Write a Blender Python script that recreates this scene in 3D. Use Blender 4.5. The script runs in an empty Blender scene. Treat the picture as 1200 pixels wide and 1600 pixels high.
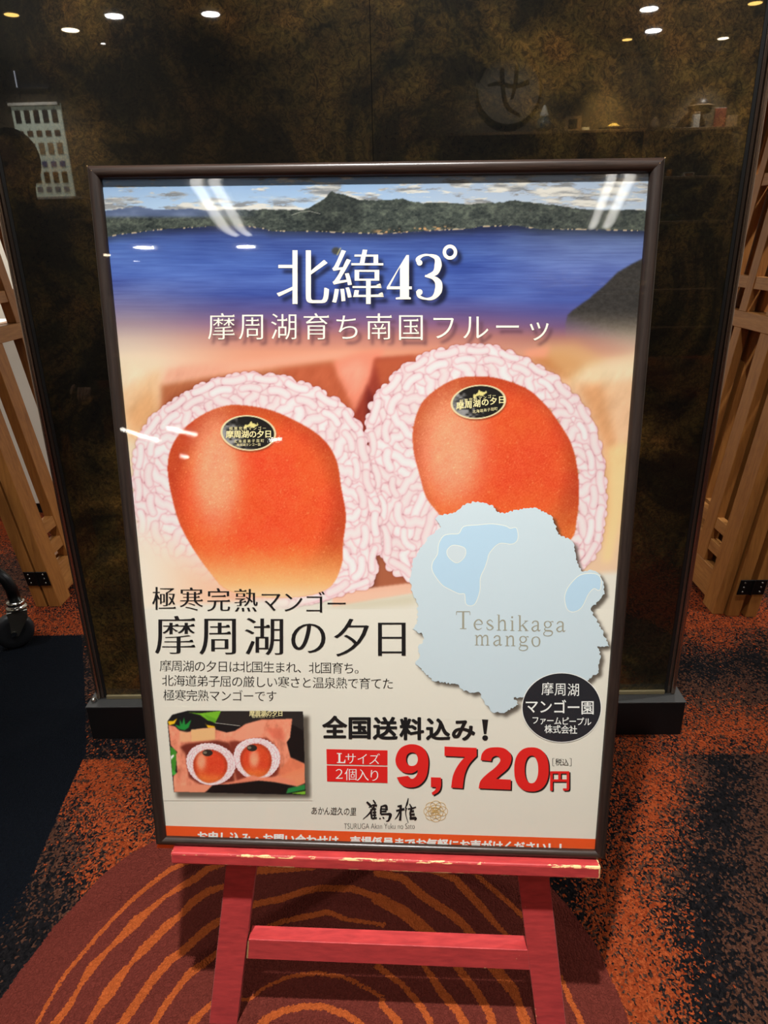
import bpy, bmesh, math, random
import numpy as np
from mathutils import Vector, Matrix

# ------------------------------------------------------------------ camera, world, lights, exposure
S = bpy.context.scene
COL = S.collection
CAM = np.array([0.0, 0.0, 1.3844087])
RC = np.array([[0.99969214, -0.01424208, -0.02031727],
               [0.01375627, -0.36333563, 0.93155675],
               [-0.02064929, -0.93154945, -0.36302785]])      # image right, image down, forward -> world
FPX = 1090.0
cd = bpy.data.cameras.new('camera'); cam = bpy.data.objects.new('camera', cd); COL.objects.link(cam)
m3 = np.stack([RC[:, 0], -RC[:, 1], -RC[:, 2]], 1)
cam.matrix_world = Matrix([list(m3[i]) + [CAM[i]] for i in range(3)] + [[0, 0, 0, 1]])
cd.sensor_fit = 'VERTICAL'; cd.sensor_height = 36.0; cd.lens = FPX * 36.0 / 1600.0
cd.clip_start = 0.02; cd.clip_end = 60
S.camera = cam
wd = bpy.data.worlds.new('world'); S.world = wd; wd.use_nodes = True
wd.node_tree.nodes['Background'].inputs[0].default_value = (1.0, 0.86, 0.70, 1)
wd.node_tree.nodes['Background'].inputs[1].default_value = 0.02
S.view_settings.view_transform = 'Standard'; S.view_settings.look = 'None'
S.view_settings.gamma = 1.0; S.view_settings.use_curve_mapping = False
S.view_settings.exposure = 0.0
S.cycles.use_denoising = True
S.cycles.max_bounces = 8; S.cycles.transparent_max_bounces = 24
S.cycles.caustics_reflective = False; S.cycles.caustics_refractive = False
S.cycles.sample_clamp_indirect = 4.0

def lamp(name, kind, loc, aim, power, color, size=0.05, cone=None, blend=0.5):
    l = bpy.data.lights.new(name, kind); l.energy = power; l.color = color
    if kind == 'AREA': l.shape = 'DISK'; l.size = size
    else: l.shadow_soft_size = size
    if kind == 'SPOT': l.spot_size = math.radians(cone); l.spot_blend = blend
    o = bpy.data.objects.new(name, l); COL.objects.link(o)
    o.location = loc
    o.rotation_euler = (Vector(aim) - Vector(loc)).to_track_quat('-Z', 'Y').to_euler()
    return o
WARM = (1.0, 0.985, 0.955)
ZC = 3.3
lamp('key_downlight', 'SPOT', (-0.12, 0.20, ZC - 0.04), (-0.02, 0.80, 0.0), 590, WARM, 0.035, 60, 1.0)
lamp('left_screen_fill', 'SPOT', (-2.1, 1.6, ZC - 0.04), (-1.6, 2.3, 0.3), 150, WARM, 0.04, 80, 0.7)  # added spot washing the left lattice screen, no fixture of its own
lamp('right_screen_fill', 'SPOT', (2.3, 2.0, ZC - 0.04), (1.3, 2.5, 0.3), 230, WARM, 0.04, 80, 0.7)  # another added spot, brightens the timber of the right screen
for _x, _y in ((-2.461, -3.855), (-1.605, -3.881), (2.343, -4.103), (2.633, -4.836)):
    lamp('recessed_downlight', 'AREA', (_x, _y, ZC - 0.012), (_x, _y + .001, 0.0), 15, WARM, 0.15)
for _x, _y, _p in ((1.2, -0.9, 14), (-1.2, -0.9, 14), (2.4, 0.3, 12), (-2.4, 0.3, 8)):
    lamp('room_fill_spot', 'SPOT', (_x, _y, ZC - 0.06), (_x * .2, .9, .3), _p, WARM, 0.03, 110, 0.7)  # extra fill lamps added to lift the general room light
lamp('left_glow', 'AREA', (-2.3, 4.6, ZC - 0.1), (-2.2, 4.8, 0.5), 90, (1, .97, .92), 0.8)
lamp('right_glow', 'AREA', (2.1, 4.4, ZC - 0.1), (2.1, 4.6, 0.5), 90, (1, .97, .92), 0.8)
for _x in (-0.85, 0.05, 0.85):
    lamp('partition_wash', 'SPOT', (_x, 1.10, ZC - 0.04), (_x, 1.745, 2.10), 150, WARM, 0.03, 38, 1.0)  # wash lamps added to brighten the upper part of the partition
lamp('shelf_yellow', 'SPOT', (2.35, -4.95, ZC - 0.05), (2.35, -5.35, 2.2), 480, (1, .74, .28), 0.03, 64, 0.9)
lamp('shelf_white', 'SPOT', (3.45, -4.95, ZC - 0.05), (3.45, -5.35, 2.2), 330, (1, .95, .88), 0.03, 64, 0.9)
lamp('emblem_wash', 'SPOT', (1.3, -4.6, ZC - 0.05), (1.3, -5.35, 2.6), 110, WARM, 0.03, 80, 0.9)
lamp('showcase_wash', 'SPOT', (-3.9, -4.6, ZC - 0.05), (-4.0, -5.3, 2.2), 190, WARM, 0.03, 90, 0.9)

# ------------------------------------------------------------------ measuring helpers
def ray(u, v): return RC @ np.array([u - 600.0, v - 800.0, FPX])
def hitp(u, v, P, N):
    d = ray(u, v); P = np.asarray(P, float); N = np.asarray(N, float)
    return CAM + d * (((P - CAM) @ N) / (d @ N))
def fl(u, v, z=0.0): return hitp(u, v, (0, 0, z), (0, 0, 1))
YP = 1.745                        # front face of the marbled partition
def mir(u, v, Y=None, Z=None):    # real place of something seen reflected in the partition
    d = ray(u, v); p = CAM + d * ((YP - CAM[1]) / d[1]); d = d * np.array([1, -1, 1])
    if Z is not None: return p + d * ((Z - p[2]) / d[2])
    return p + d * ((Y - p[1]) / d[1])
def nrm(a): return a / np.linalg.norm(a)
RX = nrm(np.array([0.9993516, -0.0338813, -0.0122980]))
RZ = np.array([-0.0321, -0.9921, 0.1209]); RZ = nrm(RZ - RX * (RZ @ RX))
RY = np.cross(RZ, RX)
PW, PH = 0.768, 1.0767
TLc = CAM + ray(134, 258) * 0.0
# top-left outer corner of the frame, measured
TLc = np.array([-0.4135, 1.0381, 1.4867]); PO = TLc - RY * PH
def pl(u, v, z=0.0):
    u = np.asarray(u, float); v = np.asarray(v, float)
    d = np.stack([u - 600.0, v - 800.0, np.full(u.shape, FPX)], -1) @ RC.T
    P = PO + RZ * z
    t = ((P - CAM) @ RZ) / (d @ RZ)
    q = CAM + d * t[..., None] - PO
    return np.stack([q @ RX, q @ RY, np.full(u.shape, z)], -1)
PM = Matrix([[RX[i], RY[i], RZ[i], PO[i]] for i in range(3)] + [[0, 0, 0, 1]])
rng = np.random.default_rng(7)

# ------------------------------------------------------------------ object helpers
def link(o, parent=None):
    COL.objects.link(o)
    if parent is not None: o.parent = parent
    return o
def tag(o, label=None, cat=None, group=None, kind=None):
    if label: o['label'] = label
    if cat: o['category'] = cat
    if group: o['group'] = group
    if kind: o['kind'] = kind
    return o
def empty(name, mat=None, label=None, cat=None, group=None, loc=None, rz=0):
    o = bpy.data.objects.new(name, None); COL.objects.link(o); o.empty_display_size = 0.05
    if mat is not None: o.matrix_world = mat
    if loc is not None: o.location = loc; o.rotation_euler = (0, 0, rz)
    return tag(o, label, cat, group)
def mesh_obj(name, bm, mat, parent=None, smooth=False):
    me = bpy.data.meshes.new(name); bm.normal_update(); bm.to_mesh(me); bm.free()
    if smooth:
        for p in me.polygons: p.use_smooth = True
    me.materials.append(mat)
    return link(bpy.data.objects.new(name, me), parent)
def box(bm, lo, hi, bev=0.0, M=None, seg=1):
    r = bmesh.ops.create_cube(bm, size=1.0)['verts']
    c = [(lo[i] + hi[i]) / 2 for i in range(3)]; s = [abs(hi[i] - lo[i]) for i in range(3)]
    for v in r: v.co = Vector((v.co.x * s[0] + c[0], v.co.y * s[1] + c[1], v.co.z * s[2] + c[2]))
    vs = r
    if bev > 0:
        es = list({e for v in r for e in v.link_edges})
        g = bmesh.ops.bevel(bm, geom=es, offset=bev, segments=seg, affect='EDGES', profile=0.5)
        vs = list({v for f in g['faces'] for v in f.verts} | {v for v in r if v.is_valid})
    if M is not None:
        for v in vs: v.co = M @ v.co
    return vs
def prism(bm, pts, axis_from, axis_to, bev=0.0):
    """solid from quad/polygon pts (list of 3D) extruded from offset vector a to b"""
    a = [bm.verts.new(Vector(p) + Vector(axis_from)) for p in pts]
    b = [bm.verts.new(Vector(p) + Vector(axis_to)) for p in pts]
    n = len(pts); fs = [bm.faces.new(a[::-1]), bm.faces.new(b)]
    for i in range(n): fs.append(bm.faces.new((a[i], a[(i + 1) % n], b[(i + 1) % n], b[i])))
    bmesh.ops.recalc_face_normals(bm, faces=fs)
    if bev > 0:
        es = list({e for f in fs for e in f.edges})
        bmesh.ops.bevel(bm, geom=es, offset=bev, segments=2, affect='EDGES', profile=0.5)
def cyl(bm, p0, p1, r0, r1=None, seg=24, caps=True):
    r1 = r0 if r1 is None else r1
    p0 = Vector(p0); p1 = Vector(p1); d = p1 - p0
    M = Matrix.Translation((p0 + p1) / 2) @ d.to_track_quat('Z', 'Y').to_matrix().to_4x4()
    bmesh.ops.create_cone(bm, cap_ends=caps, segments=seg, radius1=r0, radius2=r1, depth=d.length, matrix=M)
def lathe(bm, prof, seg=28, M=None):
    rings = []
    for r, z in prof:
        ring = []
        for k in range(seg):
            a = 2 * math.pi * k / seg; co = Vector((r * math.cos(a), r * math.sin(a), z))
            ring.append(bm.verts.new(M @ co if M else co))
        rings.append(ring)
    for a, b in zip(rings, rings[1:]):
        for k in range(seg): bm.faces.new((a[k], a[(k + 1) % seg], b[(k + 1) % seg], b[k]))
    bm.faces.new(rings[0][::-1]); bm.faces.new(rings[-1])
def tube(bm, pts, r, seg=12):
    pts = [Vector(p) for p in pts]; rings = []
    up = Vector((0.13, 0.27, 0.95))
    for i, p in enumerate(pts):
        t = (pts[min(i + 1, len(pts) - 1)] - pts[max(i - 1, 0)]).normalized()
        x = t.cross(up).normalized(); y = t.cross(x)
        rr = r[i] if isinstance(r, (list, tuple)) else r
        rings.append([bm.verts.new(p + x * rr * math.cos(a) + y * rr * math.sin(a)) for a in [2 * math.pi * k / seg for k in range(seg)]])
    for a, b in zip(rings, rings[1:]):
        for k in range(seg): bm.faces.new((a[k], a[(k + 1) % seg], b[(k + 1) % seg], b[k]))
    bm.faces.new(rings[0][::-1]); bm.faces.new(rings[-1])

# ------------------------------------------------------------------ colour + materials
def lin(c):
    c = np.asarray(c, float) / 255.0
    return np.where(c <= 0.04045, c / 12.92, ((c + 0.055) / 1.055) ** 2.4)
PRINT_E = 0.80                    # display value of a perfectly white diffuser on the sheet
def ink(c):                       # seen colour (sRGB 0-255) -> albedo of the printed ink
    return np.clip(lin(c) / PRINT_E, 0.004, 0.9)
class NT:
    def __init__(s, name):
        s.m = bpy.data.materials.new(name); s.m.use_nodes = True
        s.t = s.m.node_tree; s.n = s.t.nodes; s.b = s.n['Principled BSDF']; s.out = s.n['Material Output']
    def add(s, ty, **kw):
        n = s.n.new(ty)
        for k, v in kw.items(): setattr(n, k, v)
        return n
    def ln(s, a, b): s.t.links.new(a, b)
    def set(s, **kw):
        for k, v in kw.items():
            k = k.replace('_', ' '); v = tuple(v) + (1,) if k.endswith('Color') or k.endswith('Tint') else v
            s.b.inputs[k].default_value = v
    def coord(s, kind='Object', scale=(1, 1, 1)):
        tc = s.add('ShaderNodeTexCoord'); mp = s.add('ShaderNodeMapping'); mp.inputs['Scale'].default_value = scale
        s.ln(tc.outputs[kind], mp.inputs[0]); return mp.outputs[0]
    def noise(s, co, scale, detail=4, rough=.6, dist=0):
        n = s.add('ShaderNodeTexNoise'); n.inputs['Scale'].default_value = scale; n.inputs['Detail'].default_value = detail
        n.inputs['Roughness'].default_value = rough; n.inputs['Distortion'].default_value = dist
        s.ln(co, n.inputs['Vector']); return n
    def ramp(s, fac, stops, interp='LINEAR'):
        r = s.add('ShaderNodeValToRGB'); r.color_ramp.interpolation = interp
        e = r.color_ramp.elements
        while len(e) < len(stops): e.new(0.5)
        for el, (p, c) in zip(e, stops):
            el.position = p; el.color = tuple(c) + (1,) if len(c) == 3 else c
        s.ln(fac, r.inputs[0]); return r
    def math(s, op, a, b=None, c=None):
        n = s.add('ShaderNodeMath', operation=op)
        for i, x in enumerate((a, b, c)):
            if x is None: continue
            if isinstance(x, (int, float)): n.inputs[i].default_value = x
            else: s.ln(x, n.inputs[i])
        return n.outputs[0]
    def mix(s, f, a, b, blend='MIX'):
        n = s.add('ShaderNodeMix', data_type='RGBA', blend_type=blend)
        for i, x in ((0, f), (6, a), (7, b)):
            if isinstance(x, (int, float)): n.inputs[i].default_value = x
            elif isinstance(x, (tuple, list, np.ndarray)): n.inputs[i].default_value = tuple(x)[:3] + (1,)
            else: s.ln(x, n.inputs[i])
        return n.outputs[2]
    def bump(s, h, strength=.3, dist=.002):
        b = s.add('ShaderNodeBump'); b.inputs['Strength'].default_value = strength; b.inputs['Distance'].default_value = dist
        s.ln(h, b.inputs['Height']); s.ln(b.outputs[0], s.b.inputs['Normal']); return b
def plain(name, col, rough=.5, metal=0.0, spec=.5, grain=0.0, gscale=60, coat=0.0, srgb=True):
    t = NT(name); c = lin(col) if srgb else np.array(col)
    t.set(Base_Color=c, Roughness=rough, Metallic=metal, Specular_IOR_Level=spec, Coat_Weight=coat)
    if grain:
        n = t.noise(t.coord(), gscale, 3)
        col2 = t.mix(n.outputs[0], tuple(c * (1 - grain)), tuple(np.minimum(c * (1 + grain), 1)))
        t.ln(col2, t.b.inputs['Base Color'])
    return t.m
def inkmat(name, c):
    t = NT(name); t.set(Base_Color=ink(c), Roughness=.75, Specular_IOR_Level=.15); return t.m
def glow(name, col, strength):
    t = NT(name); c = lin(col); t.set(Base_Color=c, Emission_Color=c, Emission_Strength=strength, Roughness=.5); return t.m
def wood(name, a, b, axis=(60, 60, 3), rough=.45, bump=.15, scale=1.0):
    t = NT(name); co = t.coord('Object', axis)
    n = t.noise(co, 1.2 * scale, 5, .65, 1.2); n2 = t.noise(co, 6 * scale, 3, .6, .3)
    f = t.math('ADD', t.math('MULTIPLY', n.outputs[0], .65), t.math('MULTIPLY', n2.outputs[0], .35))
    r = t.ramp(f, [(.32, lin(a)), (.66, lin(b))]); t.ln(r.outputs[0], t.b.inputs['Base Color'])
    t.set(Roughness=rough, Specular_IOR_Level=.4); t.bump(f, bump, .0008); return t.m

M_frame = wood('dark_walnut', (24, 17, 15), (52, 38, 31), (70, 70, 70), .32, .12)
M_frame_x = wood('dark_walnut_lengthwise', (26, 19, 16), (60, 44, 36), (5, 130, 130), .32, .12)
M_frame_y = wood('dark_walnut_upright', (24, 18, 16), (50, 38, 32), (130, 5, 130), .42, .12)
M_wood = wood('pale_brown_timber', (128, 78, 34), (168, 112, 54), (30, 30, 2.2), .5, .2)
M_wood2 = wood('pale_brown_timber_crosswise', (134, 84, 40), (176, 122, 64), (30, 3, 30), .5, .2)
M_black_metal = plain('black_iron', (22, 22, 24), .35, .6, grain=.3)
M_chrome = plain('bright_steel', (190, 190, 185), .18, 1.0)
M_dull_metal = plain('dull_zinc', (120, 118, 110), .38, .9, grain=.15)
M_rubber = plain('black_rubber', (26, 28, 32), .5, grain=.2)
M_mirror = plain('dark_mirror_steel', (168, 146, 130), .22, .95)
M_plinth = plain('black_lacquer', (14, 13, 14), .55, spec=.25, grain=.2, gscale=20)
M_cap = plain('grey_black_laminate', (50, 50, 49), .6, grain=.2, gscale=40)

def red_paint():
    t = NT('worn_red_paint'); co = t.coord('Object', (14, 60, 60))
    n = t.noise(co, 2, 5, .6, .3); r = t.ramp(n.outputs[0], [(.3, lin((156, 36, 38))), (.75, lin((194, 56, 54)))])
    # chips near edges: from attribute 'wear' (1 on arrises)
    at = t.add('ShaderNodeAttribute'); at.attribute_name = 'wear'
    n2 = t.noise(t.coord('Object', (30, 120, 120)), 1.6, 4, .7)
    n3 = t.noise(t.coord('Object', (1, 1, 1)), 9, 3, .6)
    f = t.math('ADD', n2.outputs[0], t.math('MULTIPLY', n3.outputs[0], .8))
    f = t.math('ADD', f, t.math('MULTIPLY', at.outputs['Fac'], .30))
    k = t.ramp(f, [(.0, (0, 0, 0)), (1.0, (1, 1, 1))]); 
    g = t.math('GREATER_THAN', f, 1.27)
    sc = t.noise(t.coord('Object', (160, 9, 90)), 2, 2, .5); sg = t.math('GREATER_THAN', sc.outputs[0], .80)
    g2 = t.math('MAXIMUM', g, sg)
    c = t.mix(g2, r.outputs[0], tuple(lin((226, 186, 128)))); t.ln(c, t.b.inputs['Base Color'])
    t.set(Roughness=.55, Specular_IOR_Level=.6, Sheen_Weight=.08, Sheen_Roughness=.5); t.bump(n.outputs[0], .15, .0006); return t.m
M_red = red_paint()
M_rawwood = wood('bare_pine', (190, 150, 100), (220, 186, 134), (20, 60, 60), .6)

# marbled stone-like panel
def marble():
    t = NT('brown_black_marbled_panel'); co = t.coord('Object')
    n1 = t.noise(co, 3.2, 6, .65, .8); n2 = t.noise(co, 7.5, 5, .7, 1.0); n3 = t.noise(co, 1.6, 3, .5)
    base = t.ramp(n1.outputs[0], [(.32, lin((11, 10, 8))), (.45, lin((30, 27, 17))), (.56, lin((74, 61, 34))), (.70, lin((116, 92, 52)))])
    hue = t.ramp(n2.outputs[0], [(.35, lin((205, 210, 170))), (.5, lin((225, 210, 170))), (.65, lin((235, 200, 165)))])
    c = t.mix(.75, base.outputs[0], hue.outputs[0], 'MULTIPLY')
    v = t.add('ShaderNodeTexVoronoi', feature='DISTANCE_TO_EDGE'); v.inputs['Scale'].default_value = 85
    nn = t.noise(co, 30, 3, .6); dco = t.add('ShaderNodeMix', data_type='VECTOR'); dco.inputs[0].default_value = .03
    t.ln(co, dco.inputs[4]); t.ln(nn.outputs['Color'], dco.inputs[5]); t.ln(dco.outputs[1], v.inputs['Vector'])
    cr = t.ramp(v.outputs['Distance'], [(.0, (.28, .28, .28)), (.10, (1, 1, 1))])
    mk = t.ramp(n2.outputs[0], [(.42, (0, 0, 0)), (.58, (1, 1, 1))])
    c2 = t.mix(.7, c, cr.outputs[0], 'MULTIPLY'); 
    n4 = t.noise(co, 62, 5, .75, 1.8); sp = t.ramp(n4.outputs[0], [(.38, (.12, .12, .12)), (.64, (2.1, 2.0, 1.7))])
    c3 = t.mix(mk.outputs[0], c, c2); c4 = t.mix(.75, c3, sp.outputs[0], 'MULTIPLY')
    bl = t.ramp(n3.outputs[0], [(.38, (.45, .45, .45)), (.6, (1.25, 1.25, 1.25))])
    c5 = t.mix(.8, c4, bl.outputs[0], 'MULTIPLY')
    t.ln(c5, t.b.inputs['Base Color'])
    t.set(Roughness=.55, Specular_IOR_Level=.2, Coat_Weight=1.0, Coat_Roughness=.012, Coat_IOR=1.55)
    return t.m
M_marble = marble()

def carpet_mat():
    cl = lambda q: lin(q) / 2.0
    t = NT('mottled_carpet'); 
    co = t.coord('Object')
    def at(nm, vec=False):
        a = t.add('ShaderNodeAttribute'); a.attribute_name = nm; return a.outputs['Vector'] if vec else a.outputs['Fac']
    def cells(sc, off):
        mp = t.add('ShaderNodeMapping'); mp.inputs['Location'].default_value = off; mp.inputs['Scale'].default_value = (1, .8, 1)
        t.ln(co, mp.inputs[0])
        w = t.noise(mp.outputs[0], 90, 2, .5)
        mx = t.add('ShaderNodeMix', data_type='VECTOR'); mx.inputs[0].default_value = .012; t.ln(mp.outputs[0], mx.inputs[4]); t.ln(w.outputs['Color'], mx.inputs[5])
        v = t.add('ShaderNodeTexVoronoi'); v.inputs['Scale'].default_value = sc; v.voronoi_dimensions = '2D'
        t.ln(mx.outputs[1], v.inputs['Vector'])
        s = t.add('ShaderNodeSeparateColor'); t.ln(v.outputs['Color'], s.inputs[0]); return s.outputs[0], s.outputs[1], v.outputs['Distance']
    r1, g1, d1 = cells(260, (0, 0, 0)); r2, g2, d2 = cells(220, (3.7, 1.9, 0))
    po = at('p_orange'); pd = at('p_dark')
    io = t.math('LESS_THAN', r1, t.math('MULTIPLY', po, .88)); idk = t.math('LESS_THAN', r2, pd)
    brown = t.mix(g1, cl((82, 52, 40)), cl((128, 86, 68)))
    orange = t.mix(g1, cl((176, 70, 34)), cl((226, 108, 58)))
    dark = t.mix(g2, cl((22, 22, 25)), cl((46, 42, 44)))
    c = t.mix(idk, brown, dark); c = t.mix(io, c, orange)
    # brick red field and rings
    nf = t.noise(co, 360, 3, .7); nb = t.noise(co, 160, 2, .6)
    wig = t.math('MULTIPLY', t.math('SUBTRACT', nb.outputs[0], .5), .012)
    brick = t.mix(nf.outputs[0], cl((104, 38, 32)), cl((172, 84, 70)))
    ringc = t.mix(nf.outputs[0], cl((216, 92, 38)), cl((255, 136, 72)))
    isb = t.math('LESS_THAN', t.math('ADD', at('brick_dist'), wig), 0.0)
    isr = t.math('LESS_THAN', t.math('ADD', at('ring_dist'), wig), 0.0)
    isk = t.math('LESS_THAN', t.math('ADD', at('black_dist'), t.math('MULTIPLY', t.math('SUBTRACT', r1, .5), at('black_fuzz'))), 0.0)
    c = t.mix(isk, c, t.mix(nf.outputs[0], cl((12, 15, 21)), cl((30, 36, 46))))
    c = t.mix(isb, c, brick); c = t.mix(isr, c, ringc)
    t.ln(c, t.b.inputs['Base Color']); t.set(Roughness=1.0, Specular_IOR_Level=.05)
    fine = t.noise(co, 700, 2, .6)
    h = t.math('ADD', t.math('MULTIPLY', d1, -1.4), t.math('MULTIPLY', fine.outputs[0], .6))
    t.bump(h, .9, .004); return t.m
M_carpet = carpet_mat()

# ------------------------------------------------------------------ structure: room
def slab(name, lo, hi, mat, n=None):
    bm = bmesh.new(); box(bm, lo, hi); o = mesh_obj(name, bm, mat); return tag(o, kind='structure')
M_wall = plain('dark_brown_plaster', (84, 70, 50), .8, grain=.25, gscale=6)
M_wallpale = plain('pale_plaster', (226, 220, 206), .8, grain=.03, gscale=6)
M_ceil = plain('brown_ceiling_board', (96, 84, 66), .7, grain=.1, gscale=5)
XL, XR, YB, YF = -4.6, 4.6, -5.4, 6.0
slab('ceiling', (XL, YB, ZC), (XR, YF, ZC + .1), M_ceil)
slab('wall_back', (XL, YB - .1, 0), (XR, YB, ZC), M_wall)
slab('wall_front', (XL, YF, 0), (XR, YF + .1, ZC), M_wallpale)
slab('wall_left', (XL - .1, YB, 0), (XL, YF, ZC), M_wallpale)
slab('wall_right', (XR, YB, 0), (XR + .1, YF, ZC), M_wallpale)
slab('trim_1', (XL, YB, ZC - .10), (XR, YB + .06, ZC), plain('soffit_board', (60, 50, 38), .7))

# ------------------------------------------------------------------ carpet floor (colour zones carried on the mesh)
def seg_dist(px, py, pts, ws=None):
    d = np.full(px.shape, 1e9)
    for i in range(len(pts) - 1):
        ax, ay = pts[i]; bx, by = pts[i + 1]; vx, vy = bx - ax, by - ay
        t = np.clip(((px - ax) * vx + (py - ay) * vy) / (vx * vx + vy * vy + 1e-12), 0, 1)
        q = np.hypot(px - ax - t * vx, py - ay - t * vy)
        if ws is not None: q = q - (ws[i] + (ws[i + 1] - ws[i]) * t)
        d = np.minimum(d, q)
    return d
def floor_pts(L): return [tuple(fl(u, v)[:2]) for u, v in L]
RINGS_A = [  # crop of the lower left, 4x: (x, y, width)
 [(215,1440,14),(230,1400,14),(310,1250,14),(400,1100,16),(500,980,16),(600,860,18),(700,750,18),(830,620,22),(950,520,26),(1070,430,30),(1190,385,18),(1290,350,14)],
 [(320,1440,50),(340,1400,56),(430,1290,46),(490,1180,24),(570,1050,66),(680,930,28),(770,845,54),(850,760,82),(930,690,44),(1040,600,28),(1130,540,46),(1200,505,56),(1300,430,50),(1400,400,30)],
 [(530,1440,40),(550,1400,42),(620,1290,56),(690,1190,88),(760,1090,60),(820,1020,26),(900,930,72),(980,850,60),(1060,770,64),(1130,720,40),(1200,640,60),(1300,570,56),(1400,540,40)],
 [(735,1440,60),(760,1400,62),(850,1270,62),(950,1130,62),(1060,1000,62),(1130,955,60),(1200,890,60),(1300,800,60),(1400,740,50),(1500,680,50),(1600,650,46),(1750,620,50),(1900,570,52),(2000,550,50),(2200,555,50),(2400,620,50)],
 [(940,1440,40),(960,1400,42),(1040,1270,50),(1130,1150,38),(1190,1080,62),(1290,1010,50),(1350,960,40),(1560,840,30),(1760,760,36),(1900,730,44),(2050,700,40),(2160,745,30),(2400,780,30)],
 [(1180,1440,60),(1210,1380,60),(1300,1290,40),(1400,1220,30),(1560,1250,20),(1640,1180,20),(1800,1105,24),(1980,1080,30),(2160,1110,30),(2300,1180,28),(2400,1240,28)],
 [(1600,1440,50),(1650,1380,60),(1760,1320,50),(1900,1290,44),(2020,1290,44),(2160,1340,50),(2260,1400,40)],
 [(1620,440,60),(1800,430,50),(1960,420,40)],
]
RINGS_B = [  # crop of the lower right, 2x from (600,1200)
 [(-20,328,30),(60,345,30),(120,400,36),(200,450,34),(250,490,34),(290,540,30),(340,620,50),(400,690,50),(420,730,30),(440,790,46),(450,840,40)],
 [(140,320,10),(220,345,30),(300,430,34),(350,490,22),(392,530,18),(450,600,20),(500,700,22)],
 [(270,318,16),(330,370,20),(400,430,20),(450,480,16),(500,560,14),(560,670,18),(580,720,24),(610,780,26),(630,840,26)],
 [(-20,408,44),(60,450,50),(110,490,50),(165,530,30),(235,630,30),(290,700,30),(330,770,34),(350,840,34)],
 [(120,610,14),(180,700,34),(230,760,34),(270,830,34)],
 [(-20,620,24),(60,680,20),(120,750,24),(170,840,24)],
 [(-10,735,20),(40,790,32),(60,840,32)],
]
ring_world = []
for L in RINGS_A:
    P = []; k0 = .0014 if L is RINGS_A[0] else 0.0
    for x, y, w in L:
        a = fl(x / 4 - 0, 1250 + y / 4); b = fl(x / 4 + w / 8 * .8, 1250 + y / 4 + w / 8 * .6); P.append((a[0], a[1], np.hypot(*(b - a)[:2]) * .80 + .0007 + k0))
    ring_world.append(P)
for L in RINGS_B:
    P = []
    for x, y, w in L:
        a = fl(600 + x / 2, 1200 + y / 2); b = fl(600 + x / 2 + w / 4 * .8, 1200 + y / 2 + w / 4 * .6); P.append((a[0], a[1], np.hypot(*(b - a)[:2]) * .80 + .0007))
    ring_world.append(P)
gx = np.unique(np.concatenate([np.linspace(XL, -1.7, 40), np.arange(-1.7, 1.55, .0065), np.linspace(1.55, XR, 40)]))
gy = np.unique(np.concatenate([np.linspace(YB, .55, 50), np.arange(.55, 1.75, .0065), np.arange(1.75, 3.2, .014), np.linspace(3.2, YF, 30)]))
GX, GY = np.meshgrid(gx, gy); fx, fy = GX.ravel(), GY.ravel()
# brick disc: circle through three measured edge points
P3 = [np.array(fl(*q)[:2]) for q in ((5, 1562), (142, 1387), (244, 1315))]
P4 = np.array(fl(960, 1540)[:2])
bp = floor_pts([(-60,1650),(0,1562),(35,1512),(60,1482),(82,1450),(112,1420),(142,1387),(160,1367),(195,1340),(225,1322),(260,1305),(340,1285),(460,1265),(600,1262),(740,1290),(830,1350),(889,1418),(923,1464),(937,1488),(951,1522),(970,1561),(984,1600),(1000,1680)])
def poly_inside(x, y, P):
    ins = np.zeros(x.shape, bool); n = len(P)
    for i in range(n):
        x0, y0 = P[i]; x1, y1 = P[(i + 1) % n]
        if y0 == y1: continue
        c = ((y0 > y) != (y1 > y)); xi = (x1 - x0) * (y - y0) / (y1 - y0) + x0
        ins ^= c & (x < xi)
    return ins
bclosed = bp + [(0.45, 0.55), (0.2, .1), (-.5, .05), (-.85, .5)]
ins = poly_inside(fx, fy, bclosed); bd = seg_dist(fx, fy, bclosed + [bclosed[0]]); brick_d = np.where(ins, -bd, bd)
rd = np.full(fx.shape, 1.0)
near = (fx > -1.1) & (fx < .8) & (fy < 1.7) & (fy > .5)
for P in ring_world:
    q = seg_dist(fx[near], fy[near], [(a, b) for a, b, _ in P], [c for _, _, c in P])
    rd[near] = np.minimum(rd[near], q)
rd = np.where(brick_d < -.004, rd, 1.0)
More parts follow.
